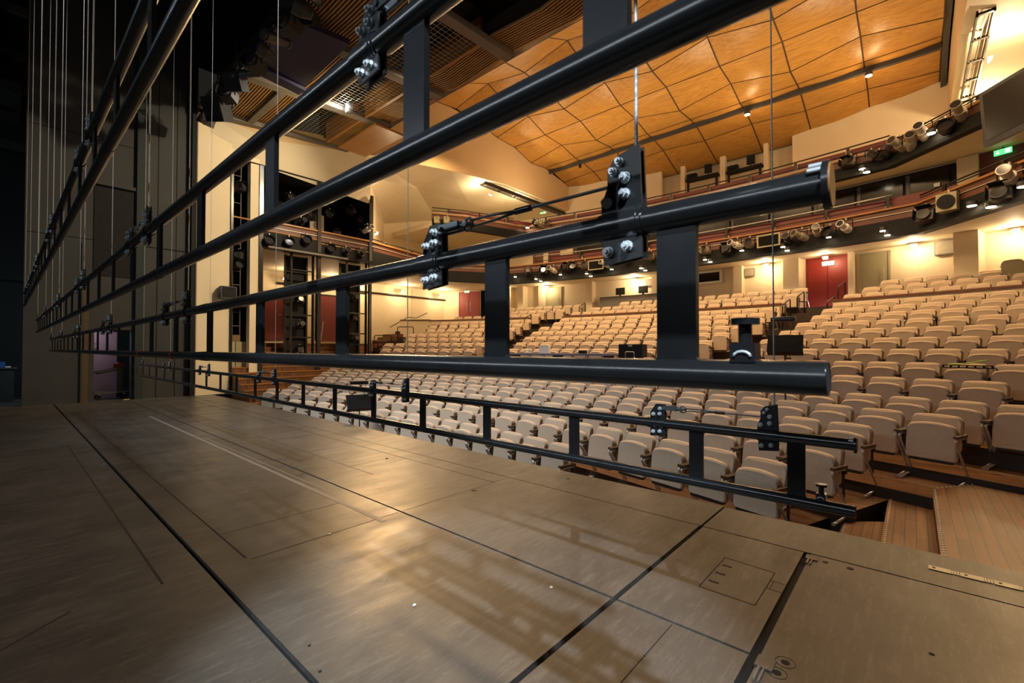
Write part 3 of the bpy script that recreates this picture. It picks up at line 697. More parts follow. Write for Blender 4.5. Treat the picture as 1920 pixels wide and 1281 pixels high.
b = MB(); b.span((0, -.62, 0), (.08, -.55, 2.26), M_DKRED); b.span((0, .55, 0), (.08, .62, 2.26), M_DKRED); b.span((0, -.62, 2.2), (.08, .62, 2.26), M_DKRED); b.build('door_frame', t)
t = thing('side_door', (-22.36, 11.05, 1.9), 'dark red door seen between the two lighting towers', 'door')
b = MB(); b.span((0, -.6, 0), (.06, .6, 2.3), M_SDOOR); b.build('leaf', t)
b = MB(); b.span((0, -.67, 0), (.08, -.6, 2.36), M_BLACK); b.span((0, .6, 0), (.08, .67, 2.36), M_BLACK); b.span((0, -.67, 2.3), (.08, .67, 2.36), M_BLACK); b.build('door_frame', t)
t = thing('wall_return', (-22.2, 9.2, 1.9), 'orange timber panel beside the first dark red side door', 'wall panel')
b = MB(); b.span((0, -.3, 0), (.08, .3, 2.2), M_ORANGEW); b.build('board', t)
# control rooms behind the lower balcony: dark glass in black frames
b = MB()
b.ring(36.6, 36.8, -.47, .40, Z1 + .2, Z2 + .1, 40, M_CREAM)
b.ring(36.5, 36.61, -.19, .246, at_r(1750, 366, 36.5).z, Z2 - .05, 26, M_BLACK)
b.ring(36.45, 36.61, .262, .45, Z1 + .3, Z2, 10, M_DKRED); b.ring(36.3, 36.61, .248, .262, Z1 + .3, Z2, 2, M_CREAM)
b.ring(36.3, 36.61, -.2, -.19, Z1 + .3, Z2, 2, M_CREAM); b.ring(36.5, 36.61, -.235, -.215, Z1 + .3, Z1 + 2.4, 2, M_DKRED); b.ring(36.5, 36.61, -.262, -.245, Z1 + .3, Z1 + 2.4, 2, M_FASCIA)
struct(b, 'wall_rear_circle')
tw = [-.188, -.14, -.095, -.05, -.005, .04, .085, .13, .17, .21, .244]
for i in range(len(tw) - 1):
    b = MB(); b.ring(36.44, 36.5, tw[i] + .002, tw[i + 1] - .002, at_r(1750, 360, 36.5).z, Z2 - .12, 3, M_GLASS)
    b.ring(36.41, 36.5, tw[i] + .0005, tw[i] + .0035, Z1 + 1.30, Z2 - .14, 1, M_DGREY); b.build('window_%d' % (i + 1), kind='structure')
b = MB(); wall_box(theta(at_r(1757, 347, 36.4)), 36.38, at_r(1757, 347, 36.4).z - .06, at_r(1757, 347, 36.4).z + .07, .16, .02, M_WHITE, b); b.build('paper_notice', label='white paper notice on the dark control room glass at right', cat='notice')
# upper gallery rear wall with openings
def th_at(px, py, R): return theta(at_r(px, py, R))
b = MB(); RG = 39.2
ops = [(1240, 1276), (1284, 1350), (1360, 1432), (1440, 1486)]
edges = [-.47]
for a, c in ops: edges += [th_at(a, 320, RG), th_at(c, 320, RG)]
edges.append(.43)
for i in range(0, len(edges), 2): b.ring(RG, RG + .25, edges[i], edges[i + 1], Z2 + .3, 12.2, max(1, int((edges[i + 1] - edges[i]) * 40)), M_CREAM)
b.ring(RG + 1.6, RG + 1.8, -.10, .17, Z2 + .3, 12.0, 10, M_SOFFIT); b.ring(RG, RG + 1.8, -.10, .17, 11.85, 12.0, 10, M_SOFFIT)
struct(b, 'wall_rear_gallery')
for a, c in (ops[0], ops[3]):
    q = at_r((a + c) / 2, 300, RG + .9); q.z = 11.5; point('gallery_room_lamp', q, 28, WARM2, .1)
for i in (1, 2):
    tm = (edges[1 + 2 * i] + edges[2 + 2 * i]) / 2
    t = thing('followspot_desk', pol(RG - .05, tm, at_r(1320 if i == 1 else 1400, 334 if i == 1 else 318, RG).z), ('black lighting console in the left-hand middle opening under the timber ceiling' if i == 1 else 'black lighting console in the right-hand middle opening under the timber ceiling'), 'console', None, -tm)
    b = MB(); b.span((-.85, -.1, 0), (.85, .35, .10), M_BLACK); b.span((-.8, .0, -.9), (-.7, .1, 0), M_BLACK); b.span((.7, .0, -.9), (.8, .1, 0), M_BLACK); b.build('desk', t)
    b = MB(); b.box((-.55, .1, .25), (.5, .3, .25), M_BLACK, 0); b.cyl((-.55, -.05, .25), (-.55, -.18, .25), .1, M_BLACK, 10); b.build('lantern', t)
    b = MB(); b.box((.25, .3, .55), (.38, .2, .42), M_BLACK, .3); b.bar((.25, .3, .1), (.25, .3, .4), .05, .05, M_DGREY); b.build('speaker', t)
# ------------------------------------------------------------------ parapet between lower and upper stalls
def parapet(t0, t1, name, label):
    t = thing(name, pol(32.58, (t0 + t1) / 2, FL[15] + .02), label, 'parapet'); L = Vector(t.location)
    b = MB(); b.ring(32.5, 32.66, t0, t1, FL[15] - .1, 3.06, 20, M_CREAM); o = b.build('wall', t, loc=L)
    b = MB(); b.ring(32.46, 32.72, t0 - .001, t1 + .001, 3.06, 3.12, 20, M_CAPW); b.build('cap', t, loc=L)
parapet(-.400, -.218, 'seating_parapet', 'cream parapet with wooden cap behind the left seating block')
parapet(-.152, .130, 'seating_parapet', 'cream parapet with wooden cap behind the centre seating block')
parapet(.179, .42, 'seating_parapet', 'cream parapet with wooden cap behind the right seating block')
t = thing('side_parapet', (-20.9, 15.5, 2.0), 'short cream side parapet joining the left wall near the handrail', 'parapet')
b = MB(); b.bar((.45, .6, .5), (-1.0, -.4, .5), .12, 1.2, M_CREAM); b.build('wall', t)
b = MB(); b.bar((.45, .6, 1.13), (-1.0, -.4, 1.13), .2, .06, M_CAPW); b.build('cap', t)
b = MB()
for i in range(4): b.span((-22.3, 13.2 + .33 * i, FL[8]), (-20.9, 13.6 + .33 * i, 1.80 + .17 * i), M_TREAD)
struct(b, 'floor_left_upper_steps')
def hoop(name, pts, label, r=.022):
    b = MB(); L = Vector(pts[0]); b.tube(bent([Vector(p) - L for p in pts], .09), r, M_RAIL, 8); o = b.build(name, label=label, cat='handrail'); o.location = L; return o
def aisle_rail(th, R, z0, label, dz=.26, Lr=.75):
    p = pol(R, th); q = pol(R + Lr, th)
    return hoop('aisle_rail', [(p.x, p.y, z0), (p.x, p.y, z0 + .88), (q.x, q.y, z0 + .88 + dz), (q.x, q.y, z0 + dz)], label)
aisle_rail(.137, 32.1, FL[15], 'tubular handrail left of the right aisle stairs, lower one'); aisle_rail(.1385, 33.4, FL[16], 'tubular handrail left of the right aisle stairs, upper one')
aisle_rail(.176, 32.3, FL[15], 'tubular handrail right of the right aisle stairs, lower one'); aisle_rail(.1725, 33.8, FL[17], 'tubular handrail right of the right aisle stairs, upper one')
aisle_rail(-.2125, 31.9, FL[15], 'tubular handrail left of the left aisle stairs, lower one'); aisle_rail(-.197, 33.4, FL[16], 'tubular handrail left of the left aisle stairs, upper one')
aisle_rail(-.158, 32.5, FL[15], 'tubular handrail right of the left aisle stairs, lower one'); aisle_rail(-.149, 33.9, FL[17], 'tubular handrail right of the left aisle stairs, upper one')
def plane_rail(name, pxs, x, label):
    return hoop(name, [tuple(at_x(px, py, x)) for px, py in pxs], label)
plane_rail('hoop_rail', [(702, 662), (702, 629), (733, 629), (733, 650)], -18.7, 'tubular hoop rail on the left steps, the nearer of two')
plane_rail('hoop_rail', [(745.5, 640), (745.5, 613), (775, 613), (775, 634)], -20.1, 'tubular hoop rail on the left steps, the farther of two')
plane_rail('hoop_rail', [(652, 664), (652, 646), (684, 646), (684, 664)], -17.6, 'low tubular hoop rail beneath the second lighting tower')
plane_rail('wall_handrail', [(731, 614), (765, 595), (781, 596.5), (801, 587)], -22.2, 'cranked handrail fixed to the cream left wall')
b = MB(); p, q = at_x(598, 664, -19.5), at_x(606, 603, -19.8); b.cyl(p, q, .025, M_SILVER, 8); b.build('leaning_pole', label='pale pole leaning between the two lighting towers', cat='pole')

# ================================================================== SEATS
def seat_outline(w_, z0, z1, arch, r, n=6):
    """rounded upper corners and an arched top edge"""
    pts = [(-w_ / 2 + .02, z0), (w_ / 2 - .02, z0), (w_ / 2, z0 + .03)]
    pts += [(w_ / 2, z1 - arch - r)]
    m = 12
    for i in range(m + 1):
        a = i / m; x = w_ / 2 - w_ * a
        e = abs(2 * a - 1)
        z = z1 - arch * e ** 2 - r * max(0, (e - (1 - 2 * r / w_)) / (2 * r / w_)) ** 2.4
        pts.append((x, z))
    pts += [(-w_ / 2, z1 - arch - r), (-w_ / 2, z0 + .03)]
    return pts
def cushion(b, outline, y_of_z, th, mt, curve=0.0, edge=.022):
    n = len(outline); cx = 0.0; zs = [p[1] for p in outline]; cz = (min(zs) + max(zs)) / 2
    def sh(p, d):
        k = max(.0, 1 - d / max(.05, math.hypot(p[0], (p[1] - cz)))); return (p[0] * k, cz + (p[1] - cz) * k)
    layers = [(-th / 2, edge * 1.0), (-th / 2 + edge * .5, edge * .25), (-th / 2 + edge * 1.3, 0), (th / 2 - edge, 0), (th / 2, edge * .7)]
    vs = []
    for yo, ins in layers:
        for p in outline:
            q = sh(p, ins); vs.append((q[0], y_of_z(q[1]) + yo - curve * (q[0] / .25) ** 2, q[1]))
    fs = []
    for l in range(len(layers) - 1):
        for i in range(n):
            j = (i + 1) % n; fs.append((l * n + i, l * n + j, (l + 1) * n + j, (l + 1) * n + i))
    b.add(vs, fs, mt, True)
    # caps as strips between left and right sides
    for l, flip in ((0, False), (len(layers) - 1, True)):
        c = [vs[l * n + i] for i in range(n)]; f = tuple(range(n)); b.add(c, [f if not flip else f[::-1]], mt, False)
def mk_seat_parts(root):
    yb = lambda z: -.13 + (z - .42) * .31
    yp = lambda z: -.235 + (z - .27) * .10
    b = MB(); cushion(b, seat_outline(.52, .40, .83, .014, .065), yb, .075, M_FABRIC, .02); p1 = b
    b2 = MB(); cushion(b2, seat_outline(.50, .285, .745, .040, .06), yp, .085, M_FABRIC, -.006); 
    b2.add([(x, yp(.27) + y, z) for z in (.262, .292) for x, y in ((-.21, -.03), (0, -.045), (.21, -.03), (.21, .045), (-.21, .045))], [(0, 4, 3, 2, 1), (0, 1, 6, 5), (1, 2, 7, 6), (2, 3, 8, 7), (3, 4, 9, 8), (4, 0, 5, 9)], M_SHELL)
    arms, legs = [], []
    for s in (-1, 1):
        x = s * .272
        a = MB(); a.box((x, -.205, .607), (.044, .29, .028), M_ARM); a.box((x, -.08, .56), (.02, .06, .08), M_SHELL); arms.append(a)
        l = MB(); pts = bent([(x, -.08, .575), (x, -.375, .575), (x, .03, .055), (x, -.33, .018)], .075, 5); l.tube(pts, .0145, M_PIPE, 7)
        l.cyl((x, -.34, .016), (x, -.27, .016), .02, M_PIPE, 8)
        l.box((x - s * .006, -.10, .42), (.008, .045, .33), M_SHELL); legs.append(l)
    return p1, b2, arms, legs
P_back, P_pad, P_arms, P_legs = mk_seat_parts(None)
seat0 = thing('auditorium_seat', (0, 0, 0), 'x', 'seat')
P_back.build('backrest', seat0); P_pad.build('seat_pad', seat0)
for a in P_arms: a.build('armrest', seat0)
for l in P_legs: l.build('leg', seat0)
ROWS = []   # (row, block, first index, last index)
for r_, a0, a1 in ((1, -7.91, 6.92), (2, -11.83, 11.43), (3, -12.32, 12.12), (4, -12.85, 12.47), (5, -14.24, 13.97), (6, -15.53, 15.47), (7, -15.1, 14.95)): ROWS.append((r_, '', a0, a1))
for r_, l0, l1, c0, c1, q0, q1 in ((8, -15.6, -8.7, -5.4, 4.75, 7.9, 18.6), (9, -16.5, -9.2, -5.81, 5.2, 8.25, 19.3), (10, -17.92, -9.75, -6.38, 5.55, 8.58, 20), (11, -17.47, -10.15, -6.85, 5.92, 9.08, 20.5),
        (12, -18.94, -10.55, -7.35, 6.44, 9.52, 21), (13, -18.49, -10.83, -7.78, 6.90, 9.96, 21.5), (14, -19.8, -11.32, -7.63, 6.54, 10.21, 22), (15, -21.01, -11.62, -8.0, 6.79, 10.54, 22.5)):
    ROWS += [(r_, 'left', l0, l1), (r_, 'centre', c0, c1), (r_, 'right', q0, q1)]
for r_, l0, l1, c0, c1, q0, q1 in ((16, -20.5, -12.3, -8.4, 6.9, 10.8, 22), (17, -17.5, -10.8, -7.4, 7.4, 11.6, 21.6), (18, -16.9, -9.9, -5.4, 7.7, 12.4, 17.6)):
    ROWS += [(r_, 'left', l0, l1), (r_, 'centre', c0, c1), (r_, 'right', q0, q1)]
ORD = ['first', 'second', 'third', 'fourth', 'fifth', 'sixth', 'seventh', 'eighth', 'ninth', 'tenth', 'eleventh', 'twelfth', '13th', '14th', '15th', '16th', '17th', '18th', '19th', '20th', '21st', '22nd', '23rd', '24th', '25th', '26th', '27th', '28th', '29th', '30th', '31st', '32nd']
allseats = []
for r_, blk, a0, a1 in ROWS:
    n = max(2, round(a1 - a0) + 1)
    for i in range(n):
        th = (a0 + (a1 - a0) * i / (n - 1)) * SP / RR[r_]
        p = pol(RR[r_], th, FL[r_])
        px, py, d = project(p + Vector((0, 0, .7)))
        if d < .5 or px < -20 or px > 1990: continue
        if r_ == 8 and -.112 < th < .072 : continue           # sound desk stands here
        e = n - i
        if blk == '': lab = 'beige tip-up seat, %s from the %s end of the %s row from the stage' % ((ORD[i], 'left', ORD[r_ - 1]) if i < n / 2 else (ORD[e - 1], 'right', ORD[r_ - 1]))
        else: lab = 'beige tip-up seat, %s from the left in the %s block, %s row from the stage' % (ORD[i], blk, ORD[r_ - 1])
        # large part of rows 7-8 is behind the near truss tube
        hid = (px < 1545 and 664 < py < 700 + .03 * (px - 500))
        allseats.append((d + (6 if hid else 0) + (8 if r_ > 15 else 0), p, -th, lab, r_, blk))
allseats.sort(key=lambda s: s[0])
first = True
far = MB()
BAD = {}
for k, (d, p, rz, lab, r_, blk) in enumerate(allseats):
    grp = 'tip-up seats in the stalls'
    if k < 300:
        if first: seat0.location = p; seat0.rotation_euler = (0, 0, rz); seat0['label'] = lab; seat0['group'] = grp; first = False
        else: copy_thing(seat0, p, rz, lab, grp)
    else:
        R = Matrix.Translation(p) @ Matrix.Rotation(rz, 4, 'Z')
        for src in [P_back, P_pad] + P_arms + P_legs:
            vs = [R @ Vector(v) for v in src.v]; o = len(far.v); far.v += [tuple(v) for v in vs]
            for f, mi, sm in zip(src.f, src.mi, src.sm): far.f.append([q + o for q in f]); far.mi.append(far.m(src.mats[mi])); far.sm.append(sm)
far.build('distant_seats', label='remaining beige tip-up seats in the farther rows of the stalls', cat='seats', kind='stuff')
# three loose chairs against the right rear wall
def loose_chair(x, y, z, rz, label):
    t = thing('loose_chair', (x, y, z), label, 'chair', None, rz)
    b = MB(); cushion(b, seat_outline(.5, .45, .88, .02, .1), lambda q: .14 + (q - .45) * .2, .05, M_GREEND, .03); b.build('backrest', t)
    b = MB(); b.box((0, -.08, .44), (.48, .46, .06), M_GREEND); b.build('seat', t)
    for s in (-1, 1):
        b = MB(); b.tube(bent([(s * .26, .2, .72), (s * .28, -.25, .68), (s * .26, -.2, 0)], .06), .013, M_PIPE, 6); b.build('arm_leg', t)
        b = MB(); b.tube([(s * .24, .16, .45), (s * .25, .24, 0)], .013, M_PIPE, 6); b.build('leg', t)
p = pol(34.9, .2905, FL[18]); loose_chair(p.x, p.y, p.z + .15, PI * .86, 'olive tub chair turned away at the right rear wall')
p = pol(34.9, .322, FL[18]); loose_chair(p.x, p.y, p.z + .15, PI * .9, 'olive tub chair cut off by the right picture edge')
p = pol(35.0, -.248, FL[18]); loose_chair(p.x, p.y, p.z, .3, 'olive tub chair beside the rear pillar behind the left aisle')
# ================================================================== LADDER TRUSSES (flying bars)
RT_ = .025
def bolt_into(b, x, z, y0, big=True):
    r = .0085 if big else .0065
    b.cyl((x, y0, z), (x, y0 - .003, z), r * 1.25, M_BOLT, 12, smooth=False); b.cyl((x, y0 - .003, z), (x, y0 - .012, z), r, M_BOLT, 6, smooth=False); b.cyl((x, y0 - .012, z), (x, y0 - .017, z), r * .5, M_BOLT, 8)
MAIN = [(-.026, .129), (.023, .142), (.027, .039), (.028, -.065), (-.050, -.073), (-.055, .019), (-.055, .045), (-.042, .075), (-.042, .108)]
SIDE = [(-.012, .100), (.034, .100), (.038, .030), (.038, -.062), (-.042, -.070), (-.042, .030), (-.040, .058)]
def plates(outline, bolts):
    b = MB()
    for s in (-1, 1): b.plate(outline, .005, M_PLATE, Matrix.Translation((0, s * .009, 0)))
    b.cyl((-.058, 0, 0), (.030, 0, 0), .0285, M_BLACKM, 20); b.cyl((.014, 0, 0), (.022, 0, 0), .0305, M_BLACKM, 20)
    return b, bolts
MB_main = plates(MAIN, [(-.015, .117, 0), (-.028, .101, 0), (-.004, .085, 1), (-.005, .055, 1), (-.042, .045, 1), (-.039, -.049, 1), (0, -.043, 1)])
MB_side = plates(SIDE, [(.012, .078, 1), (.010, .050, 1), (-.024, .046, 1), (-.026, -.046, 1), (.010, -.042, 1)])
b = MB()   # turnbuckle fork, swivel, loop, sleeve and stay between the two brackets (local x from side bracket)
b.box((.062, -.010, .082), (.075, .006, .024), M_STEELD); b.box((.062, .010, .082), (.075, .006, .024), M_STEELD); b.cyl((.035, -.018, .082), (.035, .018, .082), .007, M_STEELD, 10)
b.cyl((.09, 0, .082), (.135, 0, .081), .010, M_STEELD, 10, .006); b.cyl((.128, -.016, .081), (.128, .016, .081), .008, M_STEELD, 8); b.tube([(.128 + .016 * math.cos(k * PI / 6), 0, .081 + .016 * math.sin(k * PI / 6)) for k in range(12)], .004, M_STEELD, 5, True)
b.tube([(.14, -.004, .088), (.22, -.003, .087), (.29, 0, .082)], .0033, M_STEELD, 6); b.tube([(.14, .004, .074), (.22, .003, .076), (.29, 0, .080)], .0033, M_STEELD, 6)
b.cyl((.285, 0, .081), (.33, 0, .081), .0075, M_BLACKM, 10); b.cyl((.33, 0, .081), (.53, 0, .080), .0035, M_STEELD, 6)
MB_turn = b
bolt_me = []
for big in (0, 1):
    b_ = MB(); bolt_into(b_, 0, 0, -.0115, big); b_.cyl((0, .0115, 0), (0, .02, 0), .007, M_BOLT, 6, smooth=False); b_.cyl((0, -.012, 0), (0, .012, 0), .005, M_BOLT, 6); o_ = b_.build('bolt'); bolt_me.append(o_.data); bpy.data.objects.remove(o_)
def bolts(lst, d, parent):
    for x, z, big in lst:
        o = bpy.data.objects.new('bolt', bolt_me[big]); C.objects.link(o); o.parent = parent; o.location = (x + d[0], d[1], z + d[2])
def shift(src, d):
    o = MB(); o.v = [(p[0] + d[0], p[1] + d[1], p[2] + d[2]) for p in src.v]; o.f, o.mi, o.sm, o.mats = src.f, src.mi, src.sm, src.mats; return o
def truss(Y, zt, zb, xr, xl, xs, rungs, label, knob=None, dx=.57, straps=()):
    t = thing('ladder_truss', (xr, Y, zb), label, 'truss'); L = Vector((xr, Y, zb))
    W = lambda x, z: (x - xr, 0, z - zb)
    def tube_part(nm, z, flange):
        b = MB(); b.cyl(W(xr, z), W(xl, z), RT_, M_BLACKM, 24)
        k = xr - 2.9
        while k > xl + .5: b.cyl(W(k, z), W(k - .10, z), RT_ + .0018, M_BLACKM, 24); k -= 3.1
        o = b.build(nm, t)
        b = MB()
        if flange:
            b.cyl(W(xr - .001, z), W(xr + .007, z), .035, M_BLACKM, 24); b.cyl(W(xr + .007, z), W(xr + .009, z), .031, M_ORANGEW, 24)
            for a in (1.9, 2.5): b.cyl((-.018, .028 * math.cos(a), z - zb + .030 * math.sin(a)), (-.002, .028 * math.cos(a), z - zb + .030 * math.sin(a)), .004, M_BOLT, 6)
            b.build('end_flange', o)
        else:
            b.cyl(W(xr, z), W(xr + .001, z), .0215, M_GAP, 24); b.tube([(.0005, .0235 * math.cos(a * PI / 12), z - zb + .0235 * math.sin(a * PI / 12)) for a in range(24)], .0018, M_BLACKM, 5, True); b.build('end_cap', o)
    tube_part('top_tube', zt, True); tube_part('bottom_tube', zb, False)
    for x in rungs:
        b = MB(); h = zt - zb; w_ = .068
        b.plate([(-w_ / 2, .021), (w_ / 2, .021), (w_ / 2, h - .021), (-w_ / 2, h - .021)], .014, M_BLACKM, Matrix.Translation((x - xr, 0, 0)))
        b.plate([(-w_ / 2 - .006, .018), (w_ / 2 + .006, .018), (w_ / 2, .028), (-w_ / 2, .028)], .016, M_BLACKM, Matrix.Translation((x - xr, 0, 0)))
        b.build('rung', t)
    for x in xs:
        p, q = MB_main; o = shift(p, W(x, zt)).build('hanging_bracket', t); bolts(q, W(x, zt), o)
        b = MB(); b.cyl((x - xr + .012, 0, zt - zb + .12), (x - xr + .012, 0, 14.0 - zb), .0036, M_ROPE, 6, cap=False); b.build('suspension_rope', t)
        if x - dx > xl:
            p, q = MB_side; o = shift(p, W(x - dx, zt)).build('stay_bracket', t); bolts(q, W(x - dx, zt), o)
            shift(MB_turn, W(x - dx, zt)).build('turnbuckle', t)
    if knob is not None:
        b = MB(); b.box((knob - xr, 0, .036), (.036, .034, .03), M_BLACKM); b.cyl((knob - xr, 0, .05), (knob - xr, 0, .082), .010, M_BLACKM, 12); b.cyl((knob - xr, 0, .080), (knob - xr, 0, .090), .021, M_BLACKM, 20); b.tube([(knob - xr + .012 * math.cos(a * PI / 6), -.018, .03 + .008 * math.sin(a * PI / 6)) for a in range(7)], .0025, M_BOLT, 5); b.build('clamp_knob', t)
    for x in straps:
        b = MB(); b.tube([(x - xr, .027 * math.cos(a * PI / 8), .027 * math.sin(a * PI / 8)) for a in range(16)], .0022, M_REDC, 5, True); b.build('red_strap', t)
    return t
rg = lambda a: [a, a - .43] + [a - 1.16 - .745 * k for k in range(19)]
truss(.775, .232 + EYE, -.042 + EYE, -.092, -15.4, [-.392, -3.42, -6.45, -9.45, -12.4, -15.2], rg(-.305), 'black ladder truss hanging at eye level, nearest with its blunt ends in view', -.198, straps=(-4.85, -3.75))
truss(.545, .668 + EYE, .397 + EYE, -.06, -15.4, [-.38, -3.25, -6.28, -9.3, -12.3, -15.2], rg(-.31), 'black ladder truss hanging just above the nearest one, crossing the timber ceiling', dx=.52)
truss(.340, 1.272 + EYE, 1.00 + EYE, -.06, -15.4, [-.62, -3.65, -6.7, -9.7, -12.6, -15.2], rg(-.85), 'highest black ladder truss, rising steeply at top left', dx=.62)
truss(2.317, -.392 + EYE, -.664 + EYE, -.185, -14.7, [-.485, -3.27, -6.1, -8.86, -11.5, -14.2], rg(-.39), 'low black ladder truss hanging between the stage floor and the first seats', -.30, dx=.53, straps=(-9.6, -8.9))
t = thing('hoist_beam', (-9.5, .5, 14.2), 'dark beam high above carrying the hoist ropes', 'beam')
b = MB(); b.span((-8, -1, -.2), (10, 2.2, .0), M_BLACK); b.build('beam', t)

# ================================================================== LANTERNS, LAMPS, FITTINGS
def lantern_proto(name, kind, body=M_GREYW):
    t = thing(name, (0, 0, 0), 'x', 'stage lantern')
    tl = math.radians(-16); R = Matrix.Rotation(tl, 4, 'X')
    def X(p): return R @ Vector(p)
    if kind == 'profile':
        b = MB(); b.cyl(X((0, .28, 0)), X((0, -.05, 0)), .12, body, 14); b.cyl(X((0, .34, 0)), X((0, .28, 0)), .09, body, 14); b.build('body', t)
        b = MB(); b.cyl(X((0, -.05, 0)), X((0, -.32, 0)), .085, body, 14, .10); b.cyl(X((0, -.30, 0)), X((0, -.34, 0)), .115, body, 14); b.cyl(X((0, -.335, 0)), X((0, -.345, 0)), .095, M_LENS, 14); b.build('lens_tube', t)
    elif kind == 'par':
        b = MB(); b.cyl(X((0, .2, 0)), X((0, .02, 0)), .09, body, 14, .15); b.build('body', t)
        b = MB(); b.cyl(X((0, .02, 0)), X((0, -.16, 0)), .155, body, 16, .165, cap=False); b.cyl(X((0, -.06, 0)), X((0, -.065, 0)), .15, M_LENS, 16); b.build('lens_tube', t)
    elif kind == 'speaker':
        b = MB(); b.box((0, .02, 0), (.36, .3, .40), M_GREEND); b.build('cabinet', t)
        b = MB(); b.cyl((0, -.13, 0), (0, -.16, 0), .16, M_BLACK, 18); b.cyl((0, -.16, 0), (0, -.15, 0), .07, M_DGREY, 14); b.build('cone', t)
    else:
        b = MB(); b.box(X((0, .08, 0)), (.34, .3, .28), body, M=R.to_3x3()); b.build('body', t)
        b = MB(); b.cyl(X((0, -.06, 0)), X((0, -.14, 0)), .13, body, 14); b.cyl(X((0, -.135, 0)), X((0, -.142, 0)), .115, M_LENS, 14); b.build('lens_tube', t)
        b = MB(); b.box(X((0, -.16, .17)), (.3, .2, .01), M_BLACK, M=R.to_3x3()); b.box(X((-.17, -.14, 0)), (.01, .18, .24), M_BLACK, M=R.to_3x3()); b.build('barn_door', t)
    b = MB(); b.tube(bent([(-.18, .05, 0), (-.18, .05, .24), (.18, .05, .24), (.18, .05, 0)], .05), .014, M_BLACK, 6); b.cyl((0, .05, .24), (0, .05, .31), .025, M_SILVER, 8); b.build('yoke', t)
    return t
PROTOS = {}
for kd, bm in (('profile', M_GREYW), ('par', M_GREYW), ('fresnel', M_SOOT), ('speaker', M_GREEND), ('darkpar', M_SOOT), ('darkprofile', M_SOOT), ('whiteprofile', M_WHITE)):
    PROTOS[kd] = [lantern_proto('stage_speaker' if kd == 'speaker' else 'stage_lantern', kd.replace('dark', '').replace('white', ''), bm), False]
    if kd == 'speaker': PROTOS[kd][0]['category'] = 'loudspeaker'
def put(kd, loc, rz, label, group=None, s=1.0):
    p, used = PROTOS[kd]
    if not used:
        PROTOS[kd][1] = True; p.location = loc; p.rotation_euler = (0, 0, rz); p['label'] = label; o = p
        if group: p['group'] = group
    else: o = copy_thing(p, loc, rz, label, group)
    o.scale = (s, s, s); return o
KN = {'profile': 'grey profile lantern', 'par': 'grey round par lantern', 'fresnel': 'black barn-door lantern', 'speaker': 'round-coned loudspeaker', 'darkpar': 'black par lantern', 'darkprofile': 'black profile lantern', 'whiteprofile': 'white profile lantern'}
def onfront(px, py, R, path_dx=0): return at_r(px, py, R)
L1 = [(1585, 427, 'whiteprofile'), (1555, 437, 'darkpar'), (1532, 434, 'profile'), (1502, 443, 'profile'), (1478, 450, 'darkprofile'), (1405, 458, 'par'), (1381, 460, 'whiteprofile'), (1362, 468, 'fresnel'), (1323, 470, 'par'), (1220, 482, 'par'), (1176, 488, 'darkpar'), (1136, 496, 'whiteprofile'), (1096, 499, 'par'), (1074, 500, 'darkpar'), (1062, 502, 'fresnel'), (1037, 507, 'whiteprofile'), (1020, 508, 'fresnel'), (990, 512, 'darkprofile'), (880, 508, 'par'), (868, 507, 'profile')]
for i, (px, py, kd) in enumerate(L1):
    p = at_r(px, py, 33.72); th = theta(p)
    put(kd, p, -th + random.uniform(-.5, .5), '%s on the lower balcony front, %s counting from the right kink' % (KN[kd], ORD[i]), 'lanterns on the lower balcony front', 1.1)
def on_arm(px, py, P0, P1):      # vertical plane through two plan points
    r = ray(px, py); d = Vector((P1[0] - P0[0], P1[1] - P0[1])); n = Vector((-d.y, d.x)); k = n.dot(Vector(P0)) / n.dot(Vector((r.x, r.y))); return EYEV + r * k
A1 = ((.0, 18.95), (1.9, 16.4)); A2 = ((-.5, 20.3), (1.42, 18.3))
for i, (px, py, kd) in enumerate([(1778, 380, 'speaker'), (1735, 405, 'fresnel'), (1892, 332, 'whiteprofile'), (1876, 365, 'fresnel')]):
    p = on_arm(px, py, *A1); put(kd, p, -.35, '%s on the right arm of the lower balcony, %s from the kink' % (KN[kd], ORD[(1, 0, 3, 2)[i]]), 'lanterns on the lower balcony arm', 1.25)
for i, (px, py, kd) in enumerate([(1730, 248, 'whiteprofile'), (1708, 266, 'profile'), (1686, 272, 'profile'), (1800, 210, 'profile'), (1772, 240, 'darkpar')]):
    p = on_arm(px, py, *A2); put(kd, p, -.3 + .25 * math.sin(i * 2.1), '%s on the right arm of the upper balcony, placed %s along it' % (KN[kd], ORD[i]), 'lanterns on the upper balcony arm', 1.25)
for i, (px, py, kd) in enumerate([(1664, 287, 'darkprofile'), (1650, 294, 'darkpar'), (1634, 293, 'par'), (1595, 303, 'par'), (1588, 306, 'fresnel'), (1012, 422, 'profile'), (1004, 419, 'darkpar')]):
    p = at_r(px, py, 35.15); put(kd, p, -theta(p) + random.uniform(-.4, .4), '%s on the upper balcony front, %s along from the right' % (KN[kd], ORD[i]), 'lanterns on the upper balcony front')
LA = ((-18.7, 14.8), (-17.8, 16.25))
for i, (px, py, kd) in enumerate([(819, 413, 'speaker'), (837, 413, 'speaker'), (968, 420, 'profile'), (1026, 419, 'par')]):
    p = on_arm(px, py, *LA) if px < 900 else at_r(px, py, 35.1)
    put(kd, p, -PI * .3 if px < 900 else -theta(p), ('square loudspeaker at the very end of the upper balcony left arm', 'square loudspeaker second from the end of the upper balcony left arm', 'grey profile lantern left of the middle lamp on the upper balcony', 'grey round par lantern right of the middle lamp on the upper balcony')[i], 'fittings on the upper balcony left', .85)
